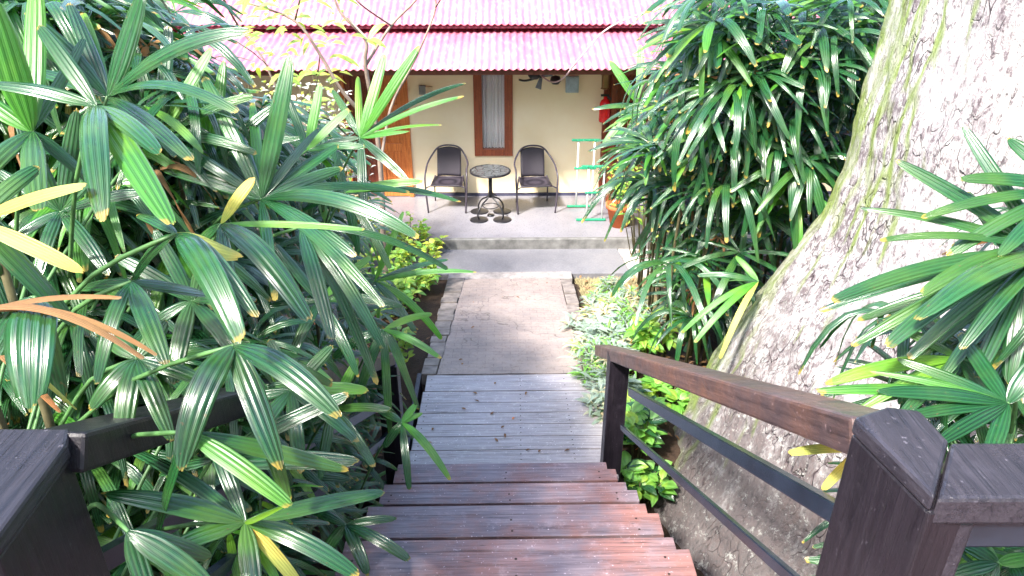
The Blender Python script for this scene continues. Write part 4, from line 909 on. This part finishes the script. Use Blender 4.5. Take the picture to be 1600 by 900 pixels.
# frangipani in front of the roof
FY = 7.3
fr = empty('frangipani_tree', (atY(600, 300, FY).x, FY, gz(-1.4, FY)), 'sparse frangipani tree with pale bare branches in front of the roof', 'tree')
BR = [([(612, 520), (600, 400), (597, 300), (588, 200), (571, 103), (571, 62), (531, 18), (515, -30)], .035, .008),
      ([(588, 200), (535, 143), (500, 85), (461, 33), (390, 5)], .022, .008), ([(571, 103), (611, 40), (650, 0), (660, -30)], .016, .007), ([(611, 40), (565, 8), (540, -20)], .01, .006),
      ([(594, 260), (610, 170), (640, 110), (659, 70), (681, 11), (672, -30)], .016, .007), ([(461, 33), (475, -30)], .01, .006), ([(345, -10), (372, 40), (410, 90), (440, 150), (520, 250)], .012, .01), ([(681, 11), (700, -20)], .008, .005), ([(500, 85), (492, 160)], .008, .005), ([(545, 30), (575, 62)], .009, .009)]
bark2 = plain('pale branch bark', (.26, .2, .16), .8, .3, 12, .2); lf = MB(); r = random.Random(9)
for i, (pts, r0, r1) in enumerate(BR):
    P = catmull([atY(px, py, FY + .12 * i * (-1) ** i * (0 if j == 0 else 1)) for j, (px, py) in enumerate(pts)], 4)
    m = MB(); m.tube(P, [r0 + (r1 - r0) * j / (len(P) - 1) for j in range(len(P))], 8); m.build('trunk' if i == 0 else 'branch', bark2, fr, True)
    for q in range(5 if i else 0):
        b = P[-1 - (q % 5)] if len(P) > 5 else P[-1]
        if i in (2, 3, 4, 7) and q > 1: continue
        a = r.uniform(0, 6.28); oval(lf, b, (math.cos(a), math.sin(a) * .6 - .3, r.uniform(-.2, .6)), (0, -.6, 1), r.uniform(.14, .24), r.uniform(.05, .08))
for q in range(190):
    b = atY(r.uniform(380, 540), r.uniform(-10, 130), FY + r.uniform(-.4, .4)); a = r.uniform(0, 6.28)
    if r.random() < .5: continue
    oval(lf, b, (math.cos(a), math.sin(a) * .6 - .3, r.uniform(-.4, .6)), (0, -.6, 1), r.uniform(.1, .2), r.uniform(.035, .06))
lf.build('foliage', [LIME], fr, True)
# loose cable from the roof to the fan
m = MB(); m.tube(catmull([atY(1075, 5, 9.9), atY(1000, 22, 9.9), atY(945, 48, 9.95), atY(905, 92, 10), atY(880, 122, 10.4), atY(862, 128, 10.9), atY(845, 118, 11.3)], 6), .011, 6)
tag(m.build('hanging_cable', plain('pale cable', (.55, .4, .42), .6)), 'thin pale cable looping from the roof edge down to the wall fan', 'cable')

# ------------------------------------------------------------ litter and ground cover
r = random.Random(77); m = MB()
def litter(n, X, Y, L):
    for i in range(n):
        x, y = r.uniform(*X), r.uniform(*Y); a = r.uniform(0, 6.28)
        zb = gz(x, y) + .02 + r.uniform(0, .03)
        oval(m, (x, y, zb), (math.cos(a), math.sin(a), r.uniform(.05, .4)), (r.uniform(-.5, .5), r.uniform(-.5, .5), 1), L * r.uniform(.5, 1.3), L * .35, r.randrange(2), 3)
litter(900, (-2.2, -.98), (4.4, 8.6), .09); litter(26, (-.8, .9), (5.6, 8.5), .05); litter(400, (1.0, 2.6), (4.6, 8.7), .08); litter(500, (-4, -1), (0, 4.5), .12); 
for i in range(16):
    x, y = r.uniform(-.6, .75), r.uniform(4.35, 5.4); a_ = r.uniform(0, 6.28); oval(m, (x, y, DECK_Z + .008), (math.cos(a_), math.sin(a_), .1), (0, 0, 1), r.uniform(.03, .06), .02, r.randrange(2), 3, .1)
tag(m.build('leaf_litter', [DEADM, plain('brown litter', (.16, .08, .04), .9, .4, 20)]), 'dry brown leaf litter on the soil beside path and stair', 'leaf litter', kind='stuff')
m = MB()
for i in range(9000):
    x, y = r.uniform(.98, 1.9), r.uniform(7.2, 8.8); a = r.uniform(0, 6.28); h = r.uniform(.03, .08); z = gz(x, y)
    d = Vector((math.cos(a), math.sin(a), 0)); b = Vector((x, y, z)); m.add([b - d * .006, b + d * .006, b + Vector((r.uniform(-.04, .04), r.uniform(-.04, .04), h))], [(0, 1, 2)])
tag(m.build('dry_grass', plain('straw grass', (.36, .31, .17), .8, .3, 5, .2)), 'short yellowed grass between the kerb and the apron', 'grass', kind='stuff')
